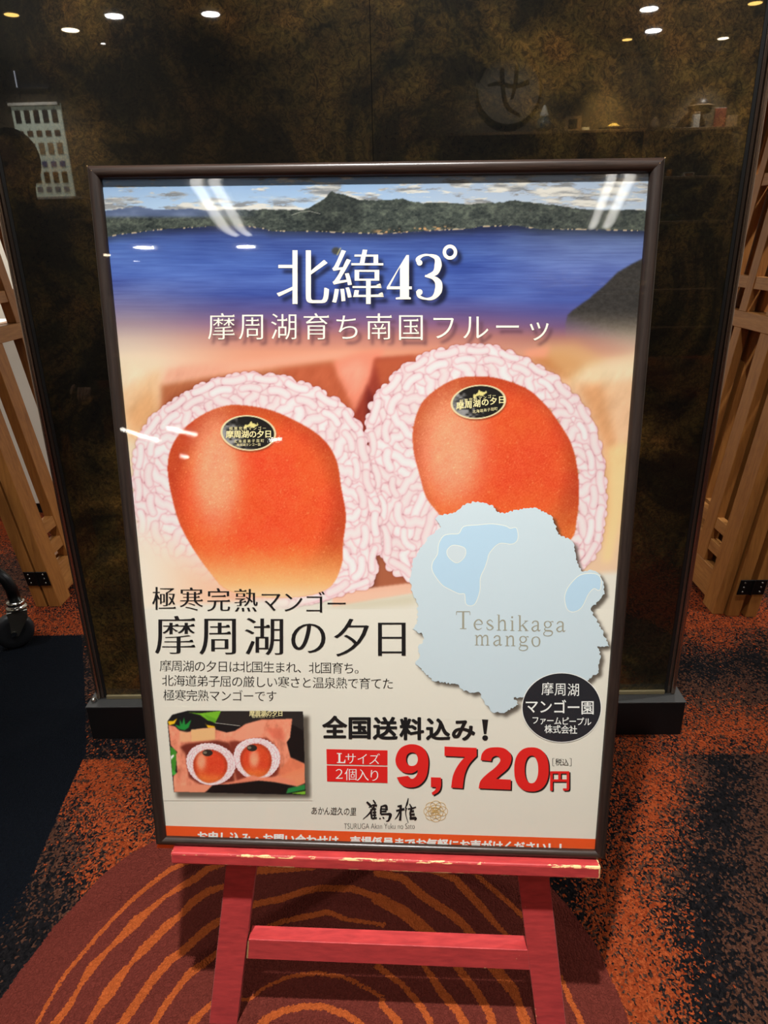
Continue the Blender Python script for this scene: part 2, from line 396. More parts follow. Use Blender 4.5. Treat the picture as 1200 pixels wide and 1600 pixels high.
# further rings repeat behind the camera
cx0, cy0 = -.18, .35
rr = np.hypot(fx - cx0, fy - cy0)
rd = np.where((fy < .72) & (brick_d < 0), np.minimum(rd, np.abs(((rr / .085) % 1) - .5) * .085 - .012), rd)
kb = floor_pts([(-200,993),(128,993),(134,1100),(134,1178),(122,1203),(100,1250),(83,1292),(62,1340),(40,1390),(14,1440),(-12,1480),(-80,1540)])
kb = [(-3.0, kb[0][1])] + kb[1:] + [(-1.6, .8), (-3.0, .7)]
ki = poly_inside(fx, fy, kb); kd = seg_dist(fx, fy, kb + [kb[0]]); black_d = np.where(ki, -kd, kd)
fuzz = np.clip((1.25 - fy) * .28, 0.004, .16)
SEAM1 = fl(1000, 1180)[1]; SEAM2 = fl(90, 993)[1]
A1 = [  # image points below the first seam: x, y, p_orange, p_dark
 (140,1190,.85,.3),(180,1195,.9,.2),(225,1195,.6,.5),(120,1230,.75,.5),(160,1240,.9,.3),(210,1250,.75,.4),(110,1260,.35,.5),(140,1290,.55,.5),(185,1290,.9,.3),(225,1290,.5,.6),
 (90,1300,.05,.3),(120,1330,.05,.4),(165,1330,.7,.4),(150,1360,.5,.6),(80,1340,.03,.5),(60,1400,.0,.75),(90,1400,.0,.6),(30,1450,.0,.85),(5,1500,.0,.95),(230,1250,.3,.7),(195,1330,.85,.2),
 (960,1190,.45,.5),(985,1195,.55,.35),(1010,1200,.85,.3),(1045,1200,.8,.3),(1068,1200,.1,.15),(1095,1200,.02,.3),(1120,1200,.0,.95),(1160,1200,.0,.97),(1176,1200,.0,.3),(1200,1200,.0,.2),
 (960,1240,.35,.7),(990,1240,.5,.6),(1020,1240,.9,.2),(1050,1240,.8,.3),(1070,1240,.05,.25),(1100,1250,.0,.85),(1150,1250,.0,.95),(1180,1250,.0,.25),
 (960,1290,.35,.7),(1000,1290,.65,.5),(1035,1290,.85,.3),(1055,1290,.3,.5),(1075,1290,.03,.4),(1100,1290,.0,.9),(1145,1290,.0,.93),(1175,1290,.0,.3),(1200,1300,.0,.2),
 (950,1340,.4,.6),(985,1340,.7,.4),(1020,1340,.7,.4),(1045,1340,.15,.4),(1070,1340,.03,.6),(1100,1350,.0,.93),(1140,1350,.0,.8),(1165,1350,.0,.4),(1195,1350,.0,.3),
 (945,1390,.6,.5),(975,1390,.85,.3),(1010,1390,.8,.4),(1035,1390,.2,.4),(1060,1400,.05,.7),(1090,1400,.0,.93),(1130,1400,.0,.85),(1160,1400,.0,.4),
 (940,1440,.7,.5),(970,1440,.93,.2),(1010,1440,.9,.3),(1035,1450,.5,.7),(1065,1450,.15,.85),(1100,1450,.0,.95),(1140,1450,.0,.7),(1170,1450,.0,.4),
 (950,1490,.7,.5),(975,1490,.97,.2),(1020,1490,.95,.3),(1050,1500,.6,.8),(1085,1500,.1,.93),(1120,1500,.0,.95),(1150,1500,.0,.45),(1190,1500,.0,.35),
 (990,1550,.97,.1),(1030,1550,.97,.1),(1055,1550,.7,.8),(1085,1550,.25,.95),(1115,1550,.0,.95),(1145,1550,.0,.6),(1180,1550,.0,.35),
 (1000,1600,.97,.1),(1045,1600,.9,.2),(1070,1600,.5,.9),(1095,1600,.1,.95),(1125,1600,.0,.9),(1160,1600,.0,.35),(1195,1600,.0,.3),(880,1380,.1,.9),(900,1440,.2,.9)]
A2 = [ # between the seams
 (1140,1172,.25,.5),(1000,1172,.5,.5),(1060,1172,.35,.6),(1190,1172,.3,.6),(1000,1158,.7,.3),(1080,1150,.85,.3),(1130,1145,.9,.2),(1190,1145,.9,.2),(1080,1125,.5,.4),(1140,1118,.6,.3),(1190,1120,.5,.4),
 (1080,1100,.05,.3),(1140,1095,.05,.2),(1190,1095,.05,.2),(1080,1075,.0,.3),(1190,1075,.0,.35),(1080,1055,.0,.75),(1190,1055,.0,.75),(1080,1038,.0,.95),(1190,1035,.0,.95),(1080,1018,.03,.6),(1190,1015,.0,.7),
 (1080,1000,.25,.4),(1190,998,.1,.35),(1080,990,.7,.4),(1130,988,.6,.4),(1190,985,.3,.4),(160,1165,.05,.8),(215,1165,.1,.8)]
A3 = [(1080,980,.8,.5),(1130,975,.9,.4),(1190,970,.6,.4),(1195,955,.9,.2),(1120,965,.7,.5),(1195,935,.1,.3),(1190,915,.0,.5),(1070,960,.6,.7),
 (50,980,.8,.4),(90,980,.75,.5),(125,985,.75,.5),(60,960,.7,.5),(100,955,.5,.7),(120,940,.3,.8),(10,975,.8,.2),(15,960,.5,.4),(10,930,.05,.3),(20,900,.0,.4),(5,880,.05,.4),(10,850,.6,.3),(5,830,.9,.1),(20,860,.3,.3),(2,790,.5,.5)]
po = np.zeros(fx.shape); pdk = np.zeros(fx.shape)
dom = [(fy < SEAM1, A1, .028), ((fy >= SEAM1) & (fy < SEAM2), A2, .05), (fy >= SEAM2, A3, .07)]
for msk, A, sg in dom:
    W = np.full(msk.sum(), 1e-6); a = np.zeros(msk.sum()); b = np.zeros(msk.sum()); x = fx[msk]; y = fy[msk]
    wob = np.sin(y * 3.1) * .25
    bo = .5 + .5 * np.sin(x * 7.3 + wob * 3); bdk = .5 + .5 * np.sin(x * 5.1 + 2 + wob)
    a += W * bo * .9; b += W * bdk * .9
    for u, v, o_, d_ in A:
        q = fl(u, v); w = np.exp(-((x - q[0]) ** 2 + (y - q[1]) ** 2) / (2 * sg * sg)); W += w; a += w * o_; b += w * d_
    po[msk] = a / W; pdk[msk] = b / W
nx_, ny_ = len(gx), len(gy)
idx = np.arange(nx_ * ny_).reshape(ny_, nx_)
quads = np.stack([idx[:-1, :-1], idx[:-1, 1:], idx[1:, 1:], idx[1:, :-1]], -1).reshape(-1, 4)
def grid_mesh(name, co, quads, attrs=(), cols=None, smooth=False):
    me = bpy.data.meshes.new(name); n = len(co)
    me.vertices.add(n); me.vertices.foreach_set('co', np.ascontiguousarray(co, np.float32).ravel())
    me.loops.add(quads.size); me.loops.foreach_set('vertex_index', quads.astype(np.int32).ravel())
    me.polygons.add(len(quads)); me.polygons.foreach_set('loop_start', np.arange(0, quads.size, 4, dtype=np.int32))
    me.update(calc_edges=True)
    for nm, a in attrs:
        at = me.attributes.new(nm, 'FLOAT', 'POINT'); at.data.foreach_set('value', np.ascontiguousarray(a, np.float32))
    if cols is not None:
        at = me.color_attributes.new('print', 'FLOAT_COLOR', 'POINT')
        rgba = np.ones((n, 4), np.float32); rgba[:, :3] = cols; at.data.foreach_set('color', rgba.ravel())
    if smooth: me.polygons.foreach_set('use_smooth', np.ones(len(quads), bool))
    return me
fm = grid_mesh('floor', np.stack([fx, fy, np.zeros(fx.shape)], 1), quads,
               [('p_orange', po), ('p_dark', pdk), ('brick_dist', brick_d), ('ring_dist', rd), ('black_dist', black_d), ('black_fuzz', fuzz)])
fm.materials.append(M_carpet)
tag(link(bpy.data.objects.new('floor', fm)), kind='structure')

# ------------------------------------------------------------------ marbled partition on its plinth
pXL, pXR = -0.914, 0.810
pt = empty('marbled_partition', loc=(-.05, YP + .06, 0), label='tall glossy brown-black marbled partition on a black plinth behind the mango poster', cat='partition')
inv = Matrix.Translation((.05, -YP - .06, 0))
def pbox(name, lo, hi, mat, bev=0.0, par=None, seg=1):
    bm = bmesh.new(); box(bm, lo, hi, bev, inv, seg); return mesh_obj(name, bm, mat, par or pt)
seamx = -0.0448
zt = 0.1164
pbox('marbled_board', (pXL + .022, YP, zt), (seamx - .0008, YP + .10, ZC), M_marble)
pbox('marbled_board', (seamx + .0008, YP, zt), (pXR - .022, YP + .10, ZC), M_marble)
pbox('core', (pXL + .01, YP + .006, zt), (pXR - .01, YP + .098, ZC), M_plinth)
M_groove = plain('black_gasket', (14, 14, 14), .5)
for s in (0, 1):
    e = pXL if s == 0 else pXR; d = 1 if s == 0 else -1
    x0, x1 = sorted((e, e + d * .012)); pbox('edge_trim', (x0, YP - .010, zt), (x1, YP + .11, ZC), M_mirror, .0045, seg=3)
    x0, x1 = sorted((e + d * .0125, e + d * .0215)); pbox('edge_trim', (x0, YP - .004, zt), (x1, YP + .10, ZC), M_mirror if False else plain('smoked_edge_glass', (92, 80, 72), .15, .7), .002, seg=2)
    x0, x1 = sorted((e + d * .0218, e + d * .030)); pbox('gasket', (x0, YP - .0015, zt), (x1, YP + .02, ZC), M_groove)
bm = bmesh.new(); 
pl0, pl1, pf = -0.9334, 0.8298, 1.6994
box(bm, (pl0 + .002, pf + .001, 0), (pl1 - .002, YP + .165, zt - .0045), .001, inv)
mesh_obj('plinth', bm, M_plinth, pt)
bm = bmesh.new(); prism(bm, [(pl0, pf, zt - .004), (pl1, pf, zt - .004), (pl1, YP + .17, zt - .004), (pl0, YP + .17, zt - .004)], (.05, -YP - .06, 0), (.05, -YP - .06, .0038), .001)
mesh_obj('plinth_cap', bm, M_cap, pt)
bm = bmesh.new(); box(bm, (pXL + .03, YP - .008, zt), (pXR - .03, YP - .0002, zt + .012), .001, inv); mesh_obj('bottom_bead', bm, plain('dull_gold_bead', (140, 128, 96), .4, .4), pt)
bm = bmesh.new(); lathe(bm, [(.0075, 0), (.0085, .003), (.007, .010), (.003, .013)], 16, inv @ Matrix.Translation((pXL - .004, YP - .018, zt))); mesh_obj('fixing_knob', bm, M_chrome, pt, True)

# ------------------------------------------------------------------ printed picture, painted in numpy onto mesh colours
def blur(a, s):
    if s <= 0: return a
    r = int(math.ceil(s * 3)); k = np.exp(-np.arange(-r, r + 1) ** 2 / (2 * s * s)); k /= k.sum()
    for ax in (0, 1):
        pad = [(0, 0)] * a.ndim; pad[ax] = (r, r); b = np.pad(a, pad, mode='edge'); o = np.zeros_like(a, dtype=float)
        for i, w in enumerate(k):
            sl = [slice(None)] * a.ndim; sl[ax] = slice(i, i + a.shape[ax]); o += w * b[tuple(sl)]
        a = o
    return a
def vnoise(x, y, seed=0):
    r = np.random.default_rng(seed); T = r.random((64, 64))
    xi = np.floor(x).astype(int); yi = np.floor(y).astype(int); fx_ = x - xi; fy_ = y - yi
    fx_ = fx_ * fx_ * (3 - 2 * fx_); fy_ = fy_ * fy_ * (3 - 2 * fy_)
    g = lambda a, b: T[a % 64, b % 64]
    return (g(xi, yi) * (1 - fx_) + g(xi + 1, yi) * fx_) * (1 - fy_) + (g(xi, yi + 1) * (1 - fx_) + g(xi + 1, yi + 1) * fx_) * fy_
def fbm(x, y, seed=0, oct_=4, pers=.55):
    s = 0; a = 1; t = 0
    for i in range(oct_): s = s + a * vnoise(x * 2 ** i, y * 2 ** i, seed + i); t += a; a *= pers
    return s / t
def sst(e0, e1, x): t = np.clip((x - e0) / (e1 - e0), 0, 1); return t * t * (3 - 2 * t)
class Canvas:
    def __init__(s, u0, u1, v0, v1, step, base):
        s.u = np.arange(u0, u1 + step * .5, step); s.v = np.arange(v0, v1 + step * .5, step); s.step = step
        s.U, s.V = np.meshgrid(s.u, s.v); s.img = np.zeros(s.U.shape + (3,)) + np.array(base, float)
    def put(s, mask, col):
        c = np.array(col, float) if not isinstance(col, np.ndarray) else col
        s.img = s.img * (1 - mask[..., None]) + c * mask[..., None]
    def poly(s, P, soft=.8):
        m = poly_inside(s.U, s.V, P).astype(float); return blur(m, soft / s.step) if soft > 0 else m
    def fill(s, P, col, soft=.8, a=1.0): s.put(s.poly(P, soft) * a, col)
    def line(s, P, w, col, soft=.7, a=1.0):
        d = seg_dist(s.U, s.V, P); s.put(np.clip((w - d) / soft + .5, 0, 1) * a, col)
    def mesh(s, name, z, mat, parent):
        co = pl(s.U.ravel(), s.V.ravel(), z); h, w = s.U.shape; ii = np.arange(h * w).reshape(h, w)
        q = np.stack([ii[1:, :-1], ii[1:, 1:], ii[:-1, 1:], ii[:-1, :-1]], -1).reshape(-1, 4)
        okv = (co[:, 0] > .0125) & (co[:, 0] < PW - .0105) & (co[:, 1] > .012) & (co[:, 1] < PH - .011); q = q[okv[q].all(1)]
        falloff_comp = np.interp(s.V.ravel(), [280, 450, 700, 945], [1.62, 1.48, 1.27, 1.02])[:, None] if name.startswith('lake') else 1.0   # ink colour darkened towards the top to cancel the key lamp's falloff
        me = grid_mesh(name, co, q, cols=ink(np.clip(s.img, 0, 255)).reshape(-1, 3) / falloff_comp); me.materials.append(mat)
        return link(bpy.data.objects.new(name, me), parent)
def interp(x, P):
    P = sorted(P); return np.interp(x, [p[0] for p in P], [p[1] for p in P])
def smooth_closed(P, n=6):
    P = np.array(P, float); out = []; N = len(P)
    for i in range(N):
        p0, p1, p2, p3 = P[i - 1], P[i], P[(i + 1) % N], P[(i + 2) % N]
        for k in range(n):
            t = k / n; out.append(.5 * ((2 * p1) + (-p0 + p2) * t + (2 * p0 - 5 * p1 + 4 * p2 - p3) * t * t + (-p0 + 3 * p1 - 3 * p2 + p3) * t ** 3))
    return [tuple(p) for p in out]
def net_band(c, outer, inner, pitch=22.0, fade=None, scale=1.0):
    """foam net drawn strand by strand: rounded soft strands crossing between an outer and an inner outline"""
    O = np.array(outer); I = np.array(inner); cen = I.mean(0)
    def polar(P):
        a = np.unwrap(np.arctan2(P[:, 1] - cen[1], P[:, 0] - cen[0])); 
        if a[-1] < a[0]: P = P[::-1]; a = np.unwrap(np.arctan2(P[:, 1] - cen[1], P[:, 0] - cen[0]))
        k = np.argsort(a % (2 * math.pi)); return (a % (2 * math.pi))[k], np.hypot(P[k, 0] - cen[0], P[k, 1] - cen[1])
    ao, ro = polar(O); ai, ri = polar(I)
    def pt(th, t):
        th = th % (2 * math.pi); a = np.interp(th, ao, ro, period=2 * math.pi); b = np.interp(th, ai, ri, period=2 * math.pi)
        r = (a - 3.5 * scale) * (1 - t) + (b + 2.5 * scale) * t; return np.stack([cen[0] + r * np.cos(th), cen[1] + r * np.sin(th)], -1)
    rr_ = np.random.default_rng(int(cen[0])); hi = np.array([236, 216, 213.]); mid = np.array([224, 190, 194.]); lo = np.array([208, 150, 156.])
    save = c.img.copy()
    ring = (poly_inside(c.U, c.V, [tuple(pt(a, -.02)) for a in np.linspace(0, 2 * math.pi, 140, endpoint=False)]) & ~poly_inside(c.U, c.V, [tuple(pt(a, 1.0)) for a in np.linspace(0, 2 * math.pi, 140, endpoint=False)])).astype(float)
    sh = blur(ring, 5 * scale / c.step); c.img *= (1 - .25 * np.clip(sh - ring, 0, 1))[..., None]
    c.put(blur(ring, 1.0), (226, 186, 188) if scale > .5 else (232, 200, 200))
    ths = []; th = 0.0
    while th < 2 * math.pi:
        ths.append(th); th += pitch * scale / np.interp(th % (2 * math.pi), ao, ro, period=2 * math.pi)
    n = len(ths); jobs = []
    for k, th in enumerate(ths):
        w = np.interp(th, ao, ro, period=2 * math.pi) - np.interp(th, ai, ri, period=2 * math.pi); dth = 2 * math.pi / n
        turns = max(1.0, w / (20 * scale))
        for sg in (1, -1):
            tt = np.linspace(-.02, 1.0, 13 if scale > .5 else 5); a = th + sg * dth * turns * .62 * (tt - .5) + (rr_.random() - .5) * dth * .25
            a = a + dth * .12 * np.sin(tt * turns * math.pi * 2 + k)
            P = pt(a, tt); m = len(P) // 2
            jobs.append((P, sg, k))
    # weave: draw order alternates so that strands pass over and under
    jobs.sort(key=lambda j: (j[2] * 7 + (0 if j[1] > 0 else 3)) % 5 + rr_.random() * .5)
    wmax = max(np.interp(t, ao, ro, period=2 * math.pi) - np.interp(t, ai, ri, period=2 * math.pi) for t in ths)
    rows = [.05] if wmax < 40 * scale else [.05, .42]
    rowjobs = []
    for t0 in rows:
        for k, th in enumerate(ths):
            dth = 2 * math.pi / n; tt = np.linspace(0, 1, 5); a = th + dth * 1.12 * tt; t = t0 + (.05 if 0 < t0 < .9 else .02) * np.sin(tt * math.pi) * (1 if k % 2 else -1); rowjobs.append((pt(a, np.clip(t, -.04, 1.02)), 0, k))
    r0 = 7.2 * scale
    seq = jobs[:len(jobs) // 2] + rowjobs[::2] + jobs[len(jobs) // 2:] + rowjobs[1::2]
    for P, sg, k in seq:
        r = r0 * (.88 + .28 * rr_.random()) * (1.0 if sg else .82); pad = r + 3
        i0_ = max(int((P[:, 0].min() - pad - c.u[0]) / c.step), 0); i1_ = int((P[:, 0].max() + pad - c.u[0]) / c.step) + 2
        j0 = max(int((P[:, 1].min() - pad - c.v[0]) / c.step), 0); j1 = int((P[:, 1].max() + pad - c.v[0]) / c.step) + 2
        if i1_ <= i0_ or j1 <= j0: continue
        u = c.U[j0:j1, i0_:i1_]; v = c.V[j0:j1, i0_:i1_]
        if u.size == 0: continue
        d = seg_dist(u, v, [tuple(p) for p in P]); q = np.clip(d / r, 0, 1)[..., None]
        shd = np.clip(1 - (d - r) / (2.6 * scale), 0, 1)[..., None]; sub = c.img[j0:j1, i0_:i1_] * (1 - .085 * shd * np.array([.6, 1.1, 1.0]))
        tone = .955 + .06 * rr_.random()
        col = (hi * (1 - q ** 2) + mid * q ** 2) * tone; e = np.clip((q - .78) / .22, 0, 1); col = col * (1 - e * .34) + lo * e * .34
        m = np.clip((r - d) / .9 + .5, 0, 1)[..., None]; c.img[j0:j1, i0_:i1_] = sub * (1 - m) + col * m
    if fade is not None: c.img = save * (1 - fade[..., None]) + c.img * fade[..., None]
def mango(c, P, cx, cy, hx, hy, base, bottom_fade=None, sc=1.0):
    m = c.poly(P, .8); U, V = c.U, c.V
    P_ = np.array(P); x0, x1 = P_[:, 0].min(), P_[:, 0].max(); y0, y1 = P_[:, 1].min(), P_[:, 1].max()
    nx = (U - (x0 + x1) / 2) / ((x1 - x0) / 2); ny = (V - (y0 + y1) / 2) / ((y1 - y0) / 2)
    col = np.zeros(c.img.shape) + np.array(base, float)
    col[..., 1] += 22 * fbm(U / (60 * sc), V / (60 * sc), 21) - 8
    rim = sst(.72, 1.0, np.sqrt(nx ** 2 + ny ** 2))
    col = col * (1 - .16 * rim)[..., None]
    hl = np.exp(-(((U - cx) / hx) ** 2 + ((V - cy) / hy) ** 2))
    hl = sst(.12, .95, hl) * .85
    col = col * (1 - hl[..., None] * .85) + np.array([238, 176, 138.]) * hl[..., None] * .85
    yel = sst(.25, .85, ny); col = col * (1 - .5 * yel[..., None]) + np.array([236, 140, 62.]) * .5 * yel[..., None]
    st = vnoise(U / (2.2 * sc), V / (2.2 * sc), 31) * vnoise(U / (1.7 * sc) + 9, V / (1.7 * sc), 33)
    col += ((fbm(U / (14 * sc), V / (14 * sc), 35, 3) - .5) * 16)[..., None] * np.array([.5, 1, .6]) + ((vnoise(U / (1.5 * sc), V / (1.5 * sc), 37) - .5) * 20)[..., None] * np.array([.5, 1, .9])
    col += (sst(.45, .8, st) * 26)[..., None] * np.array([.6, 1, .8])
    c.put(m, np.clip(col, 0, 250)); return m
PAPER = (209, 204, 189)
cv = Canvas(150, 1024, 268, 952, 1.0, PAPER)
U, V = cv.U, cv.V
# --- lake photograph
ridge_y = interp(U, [(150,330),(165,329),(187,326),(210,323),(244,327),(274,327.5),(300,326),(326,328),(375,329),(412,327.5),(472,327.5),(482,325.6),(495,318),(506,312),(512,305),(519,299),(525,302),(536,303),(547,307),(562,312),(580,312.5),(600,313),(612,312),(629,309.5),(640,314),(662,318),(692,316),(737,319),(767,317),(790,315.5),(805,313),(827,316),(865,320),(895,325.6),(936,327.5),(1024,328.6)])
ridge_y = ridge_y + (vnoise(U / 6, U * 0, 3) - .5) * 2.0
shore_y = interp(U, [(150,374),(169,370),(187,366),(217,363),(244,359),(300,355.6),(337,353),(375,352),(412,357),(424,361),(487,361.5),(525,363),(596,365),(629,363),(692,359),(737,357),(749,354),(805,352),(842,358),(899,358),(1024,361)])
sky = np.array([128, 160, 198.]) + (V - 275)[..., None] / 55 * np.array([40, 32, 18.])
rt = sst(520, 800, U)[..., None]; sky = sky * (1 - .55 * rt) + np.array([178, 182, 188.]) * .55 * rt
cl = fbm(U / 34, V / 8, 11, 5, .62) + .07 * rt[..., 0]
cm = sst(.50, .66, cl) * (1 - .25 * sst(272, 292, -V + 560))
ccol = np.array([214, 208, 194.]) - (sst(.36, .72, fbm(U / 34, V / 5, 14, 5)) * 95)[..., None] * np.array([1, .93, .78])
low = sst(300, 322, V) * (1 - sst(480, 600, U)); cm = np.maximum(cm * .9, low * sst(.40, .55, cl) * .9)
cv.img = sky * (1 - cm[..., None]) + ccol * cm[..., None]
far = (V > ridge_y).astype(float)
tex = fbm(U / 5, V / 3.5, 17, 4, .7); tex2 = fbm(U / 26, V / 12, 19, 3)
mnt = np.array([60, 67, 61.]) + ((tex - .5) * 88 + (tex2 - .5) * 60)[..., None] * np.array([1, 1, .8])
bl = (1 - sst(290, 420, U)) * (1 - sst(335, 343, V)); mnt = mnt * (1 - bl[..., None]) + (np.array([86, 100, 130.]) + ((tex2 - .5) * 40)[..., None]) * bl[..., None]
isl = (1 - sst(0, 26, np.abs(U - 520) - 30)); mnt *= (1 - .15 * isl)[..., None]
rtm = sst(690, 800, U)[..., None]; mnt = mnt * (1 - .12 * rtm) + np.array([74, 72, 70.]) * .12 * rtm
cv.put(blur(far, .6), mnt)
cv.line([(456,336),(470,331),(484,330),(500,334)], .5, (210, 205, 190), a=.5)
lake_m = blur((V > shore_y).astype(float), .6)
t_ = V
def grad(v, K): return np.stack([np.interp(v, [k[0] for k in K], [k[1][i] for k in K]) for i in range(3)], -1)
GL = grad(V, [(352,(48,66,118)),(385,(62,92,162)),(430,(66,94,168)),(455,(84,98,158)),(480,(112,110,150)),(505,(152,136,148)),(530,(196,178,166)),(560,(222,206,182)),(600,(224,210,186)),(960,(224,212,192))])
GC = grad(V, [(352,(44,58,104)),(375,(52,76,140)),(410,(60,90,164)),(460,(58,82,156)),(485,(84,80,136)),(505,(126,92,128)),(525,(176,118,112)),(550,(216,150,122)),(600,(226,160,130)),(960,(226,170,140))])
GR = grad(V, [(352,(52,66,100)),(385,(88,108,160)),(420,(82,102,166)),(470,(66,86,158)),(490,(78,78,140)),(510,(110,86,124)),(530,(166,116,108)),(560,(206,160,130)),(600,(214,180,150)),(960,(214,186,156))])
wl = (1 - sst(180, 420, U))[..., None]; wr = sst(700, 900, U)[..., None]
lake = GC * (1 - wl) * (1 - wr) + GL * wl + GR * wr
rip = (fbm(U / 60, V / 2.2, 23, 4, .6) - .5) * 34 * (1 - sst(430, 520, V)); lake = lake + (rip + (fbm(U / 90, V / 26, 27, 3) - .45) * 46 * (1 - sst(440, 520, V)))[..., None] * np.array([.8, .95, .9]) - np.array([0, 4, 6.])
dk = (1 - sst(0, 16, V - shore_y)); lake = lake * (1 - .35 * dk[..., None])
cv.put(lake_m, lake)
shl = np.exp(-((V - shore_y) / 1.3) ** 2) * sst(.52, .7, vnoise(U / 3, V / 6, 41)) ; cv.put(shl * .8, (216, 190, 150))
shl2 = np.exp(-((V - shore_y + 3) / 3.0) ** 2) * sst(.50, .7, vnoise(U / 4, V / 3, 43)) * sst(575, 600, U) * (1 - sst(690, 710, U)); cv.put(shl2 * .85, (214, 160, 104))
hill = cv.poly([(1030,392),(1005,404),(985,414),(966,425),(951,440),(940,450),(929,459),(919,468),(910,474),(895,485),(887,492),(884,505),(884,560),(1030,560)], .8)
hcol = np.array([50, 47, 44.]) + ((tex - .5) * 30)[..., None]
hf = sst(478, 556, V)[..., None]; hcol = hcol * (1 - hf) + np.array([206, 184, 158.]) * hf
cv.put(blur(hill, 1) * (1 - sst(500, 556, V + (940 - U) * .35)), hcol)
# --- tissue and box behind the mangoes
paper_l = np.array([228, 214, 188.])
def soft_poly(P, col, soft=3, a=1.0): cv.fill(P, col, soft, a)
soft_poly([(150,560),(258,560),(258,700),(200,760),(150,760)], (222, 200, 168), 10, .8)
soft_poly([(186,610),(252,575),(256,668),(226,690),(196,690)], (226, 180, 136), 6, .8)
soft_poly([(196,645),(236,605),(250,640),(236,668),(205,680)], (206, 150, 98), 8, .8)
soft_poly([(252,600),(330,585),(430,572),(520,562),(560,600),(585,650),(560,700),(430,600),(330,605),(250,660)], (172, 96, 58), 4, .95)
soft_poly([(260,620),(330,594),(390,588),(330,612),(255,655)], (142, 68, 38), 5, .8)
soft_poly([(430,575),(520,566),(560,640),(585,700),(565,690),(520,640)], (178, 84, 52), 5, .9)
soft_poly([(250,600),(520,562),(572,545),(260,575)], (226, 160, 132), 5, .9)
soft_poly([(520,566),(560,552),(600,545),(584,600),(566,650),(552,640)], (228, 134, 108), 4, .9)
soft_poly([(528,580),(560,560),(572,580),(556,620)], (236, 160, 134), 6, .7)
soft_poly([(552,650),(576,596),(586,560),(650,556),(630,600),(584,650),(576,700)], (142, 50, 34), 3, .95)
soft_poly([(584,562),(700,548),(640,580),(600,620)], (182, 88, 54), 4, .85)
soft_poly([(574,600),(590,640),(578,700),(570,690)], (104, 30, 26), 3, .9)
soft_poly([(820,555),(880,552),(930,575),(965,600),(960,640),(900,600),(860,580)], (186, 116, 64), 5, .9)
soft_poly([(840,540),(900,535),(940,560),(960,590),(890,610),(880,590)], (206, 158, 106), 8, .8)
soft_poly([(886,600),(915,570),(1024,545),(1024,640),(940,610)], (224, 204, 168), 7, .85)
soft_poly([(890,600),(930,598),(1024,590),(1024,900),(980,880),(950,740),(930,650)], (222, 178, 138), 6, .9)
soft_poly([(905,606),(940,600),(965,700),(968,800),(945,860),(945,700)], (206, 148, 100), 6, .9)
soft_poly([(950,700),(985,690),(975,800),(955,878),(940,880),(950,790)], (226, 196, 140), 5, .9)
soft_poly([(820,548),(860,540),(852,560),(820,560)], (230, 150, 120), 4, .8)
wr_ = fbm(U / 16 + V / 40, V / 30, 51, 4, .6); wmask = sst(560, 590, V) * (1 - sst(700, 760, V)); cv.img += ((wr_ - .5) * 34 * wmask)[..., None] * np.array([1, .8, .7])
soft_poly([(575,800),(660,830),(660,940),(560,935),(560,870)], (96, 46, 34), 3, .95)
soft_poly([(590,850),(610,880),(640,900),(660,905),(660,925),(585,925)], (172, 98, 66), 5, .8)
pap = sst(0, 14, V - np.interp(U, [150, 640, 1024], [948, 912, 882])); cv.put(pap, np.array(PAPER, float))
soft_poly([(520,926),(648,910),(650,926),(520,948)], (226, 176, 150), 1.5, .95)
soft_poly([(500,948),(650,928),(650,945),(560,952)], (190, 180, 150), 4, .6)
# --- mangoes and nets
mgL = smooth_closed([(376,633),(425,641.5),(477.5,666),(509,690.5),(526.5,722),(533.5,764),(540.5,806),(536,848),(533.5,883),(514,918),(470,932),(400,932),(355,921),(330.5,897),(302.5,858.5),(281.5,820),(269,778),(262,736),(266,704.5),(281.5,676.5),(309.5,652),(344.5,636)])
ntL = smooth_closed([(386.5,585.5),(428.5,587),(470.5,599.5),(509,615),(544,641.5),(563,669.5),(574,704.5),(577,736),(584,764),(591,795.5),(593,837.5),(589.5,872.5),(579,911),(540,925),(470,945),(400,950),(330,940),(270,925),(232,880),(217,837),(213,802.5),(209,767.5),(211,729),(215,694),(231,662.5),(252,641.5),(281.5,620.5),(320,599.5),(348,591)])
mgR = smooth_closed([(743,588),(780,591.5),(824,608),(853,633.7),(875,663),(892,692),(901,725),(905,769),(901,813),(892,843),(850,870),(780,860),(707,830),(685,802),(666,777),(655,740),(646,703),(646,667),(659,630),(685,606),(714,591.5)])
ntR = smooth_closed([(582,630),(596.7,608),(629.7,575),(666,555),(706.7,544),(761.7,542),(798,551),(831,566),(868,589.7),(890,611.7),(912,633.7),(928.5,666.7),(937.7,703),(943,740),(945,784),(939.5,831.7),(930,864.7),(912,885),(860,900),(760,920),(680,915),(622,897.7),(604,879),(595,850),(591,798.7),(582,754.7),(575,710.7),(574,677.7),(576.5,641)])
fadeL = 1 - sst(-6, 60, (V - 800) * .75 + (262 - U) * .35 - 12) * (1 - sst(480, 500, U))
fadeL = fadeL * 1.0
net_band(cv, ntR, mgR, 26)
mango(cv, mgR, 704, 700, 62, 105, (217, 78, 40))
net_band(cv, ntL, mgL, 26, fade=np.clip(fadeL, 0, 1))
mL = mango(cv, mgL, 338, 735, 46, 105, (220, 80, 40))
bf = sst(845, 935, V + (400 - U) * .02)[..., None]
warm = np.array([228, 190, 132.]); m3_ = mL[..., None]
cv.img = cv.img * (1 - m3_ * bf * .85) + warm * m3_ * bf * .85
wf_ = sst(905, 950, V)[..., None] * m3_; cv.img = cv.img * (1 - wf_ * .6) + np.array(PAPER, float) * wf_ * .6
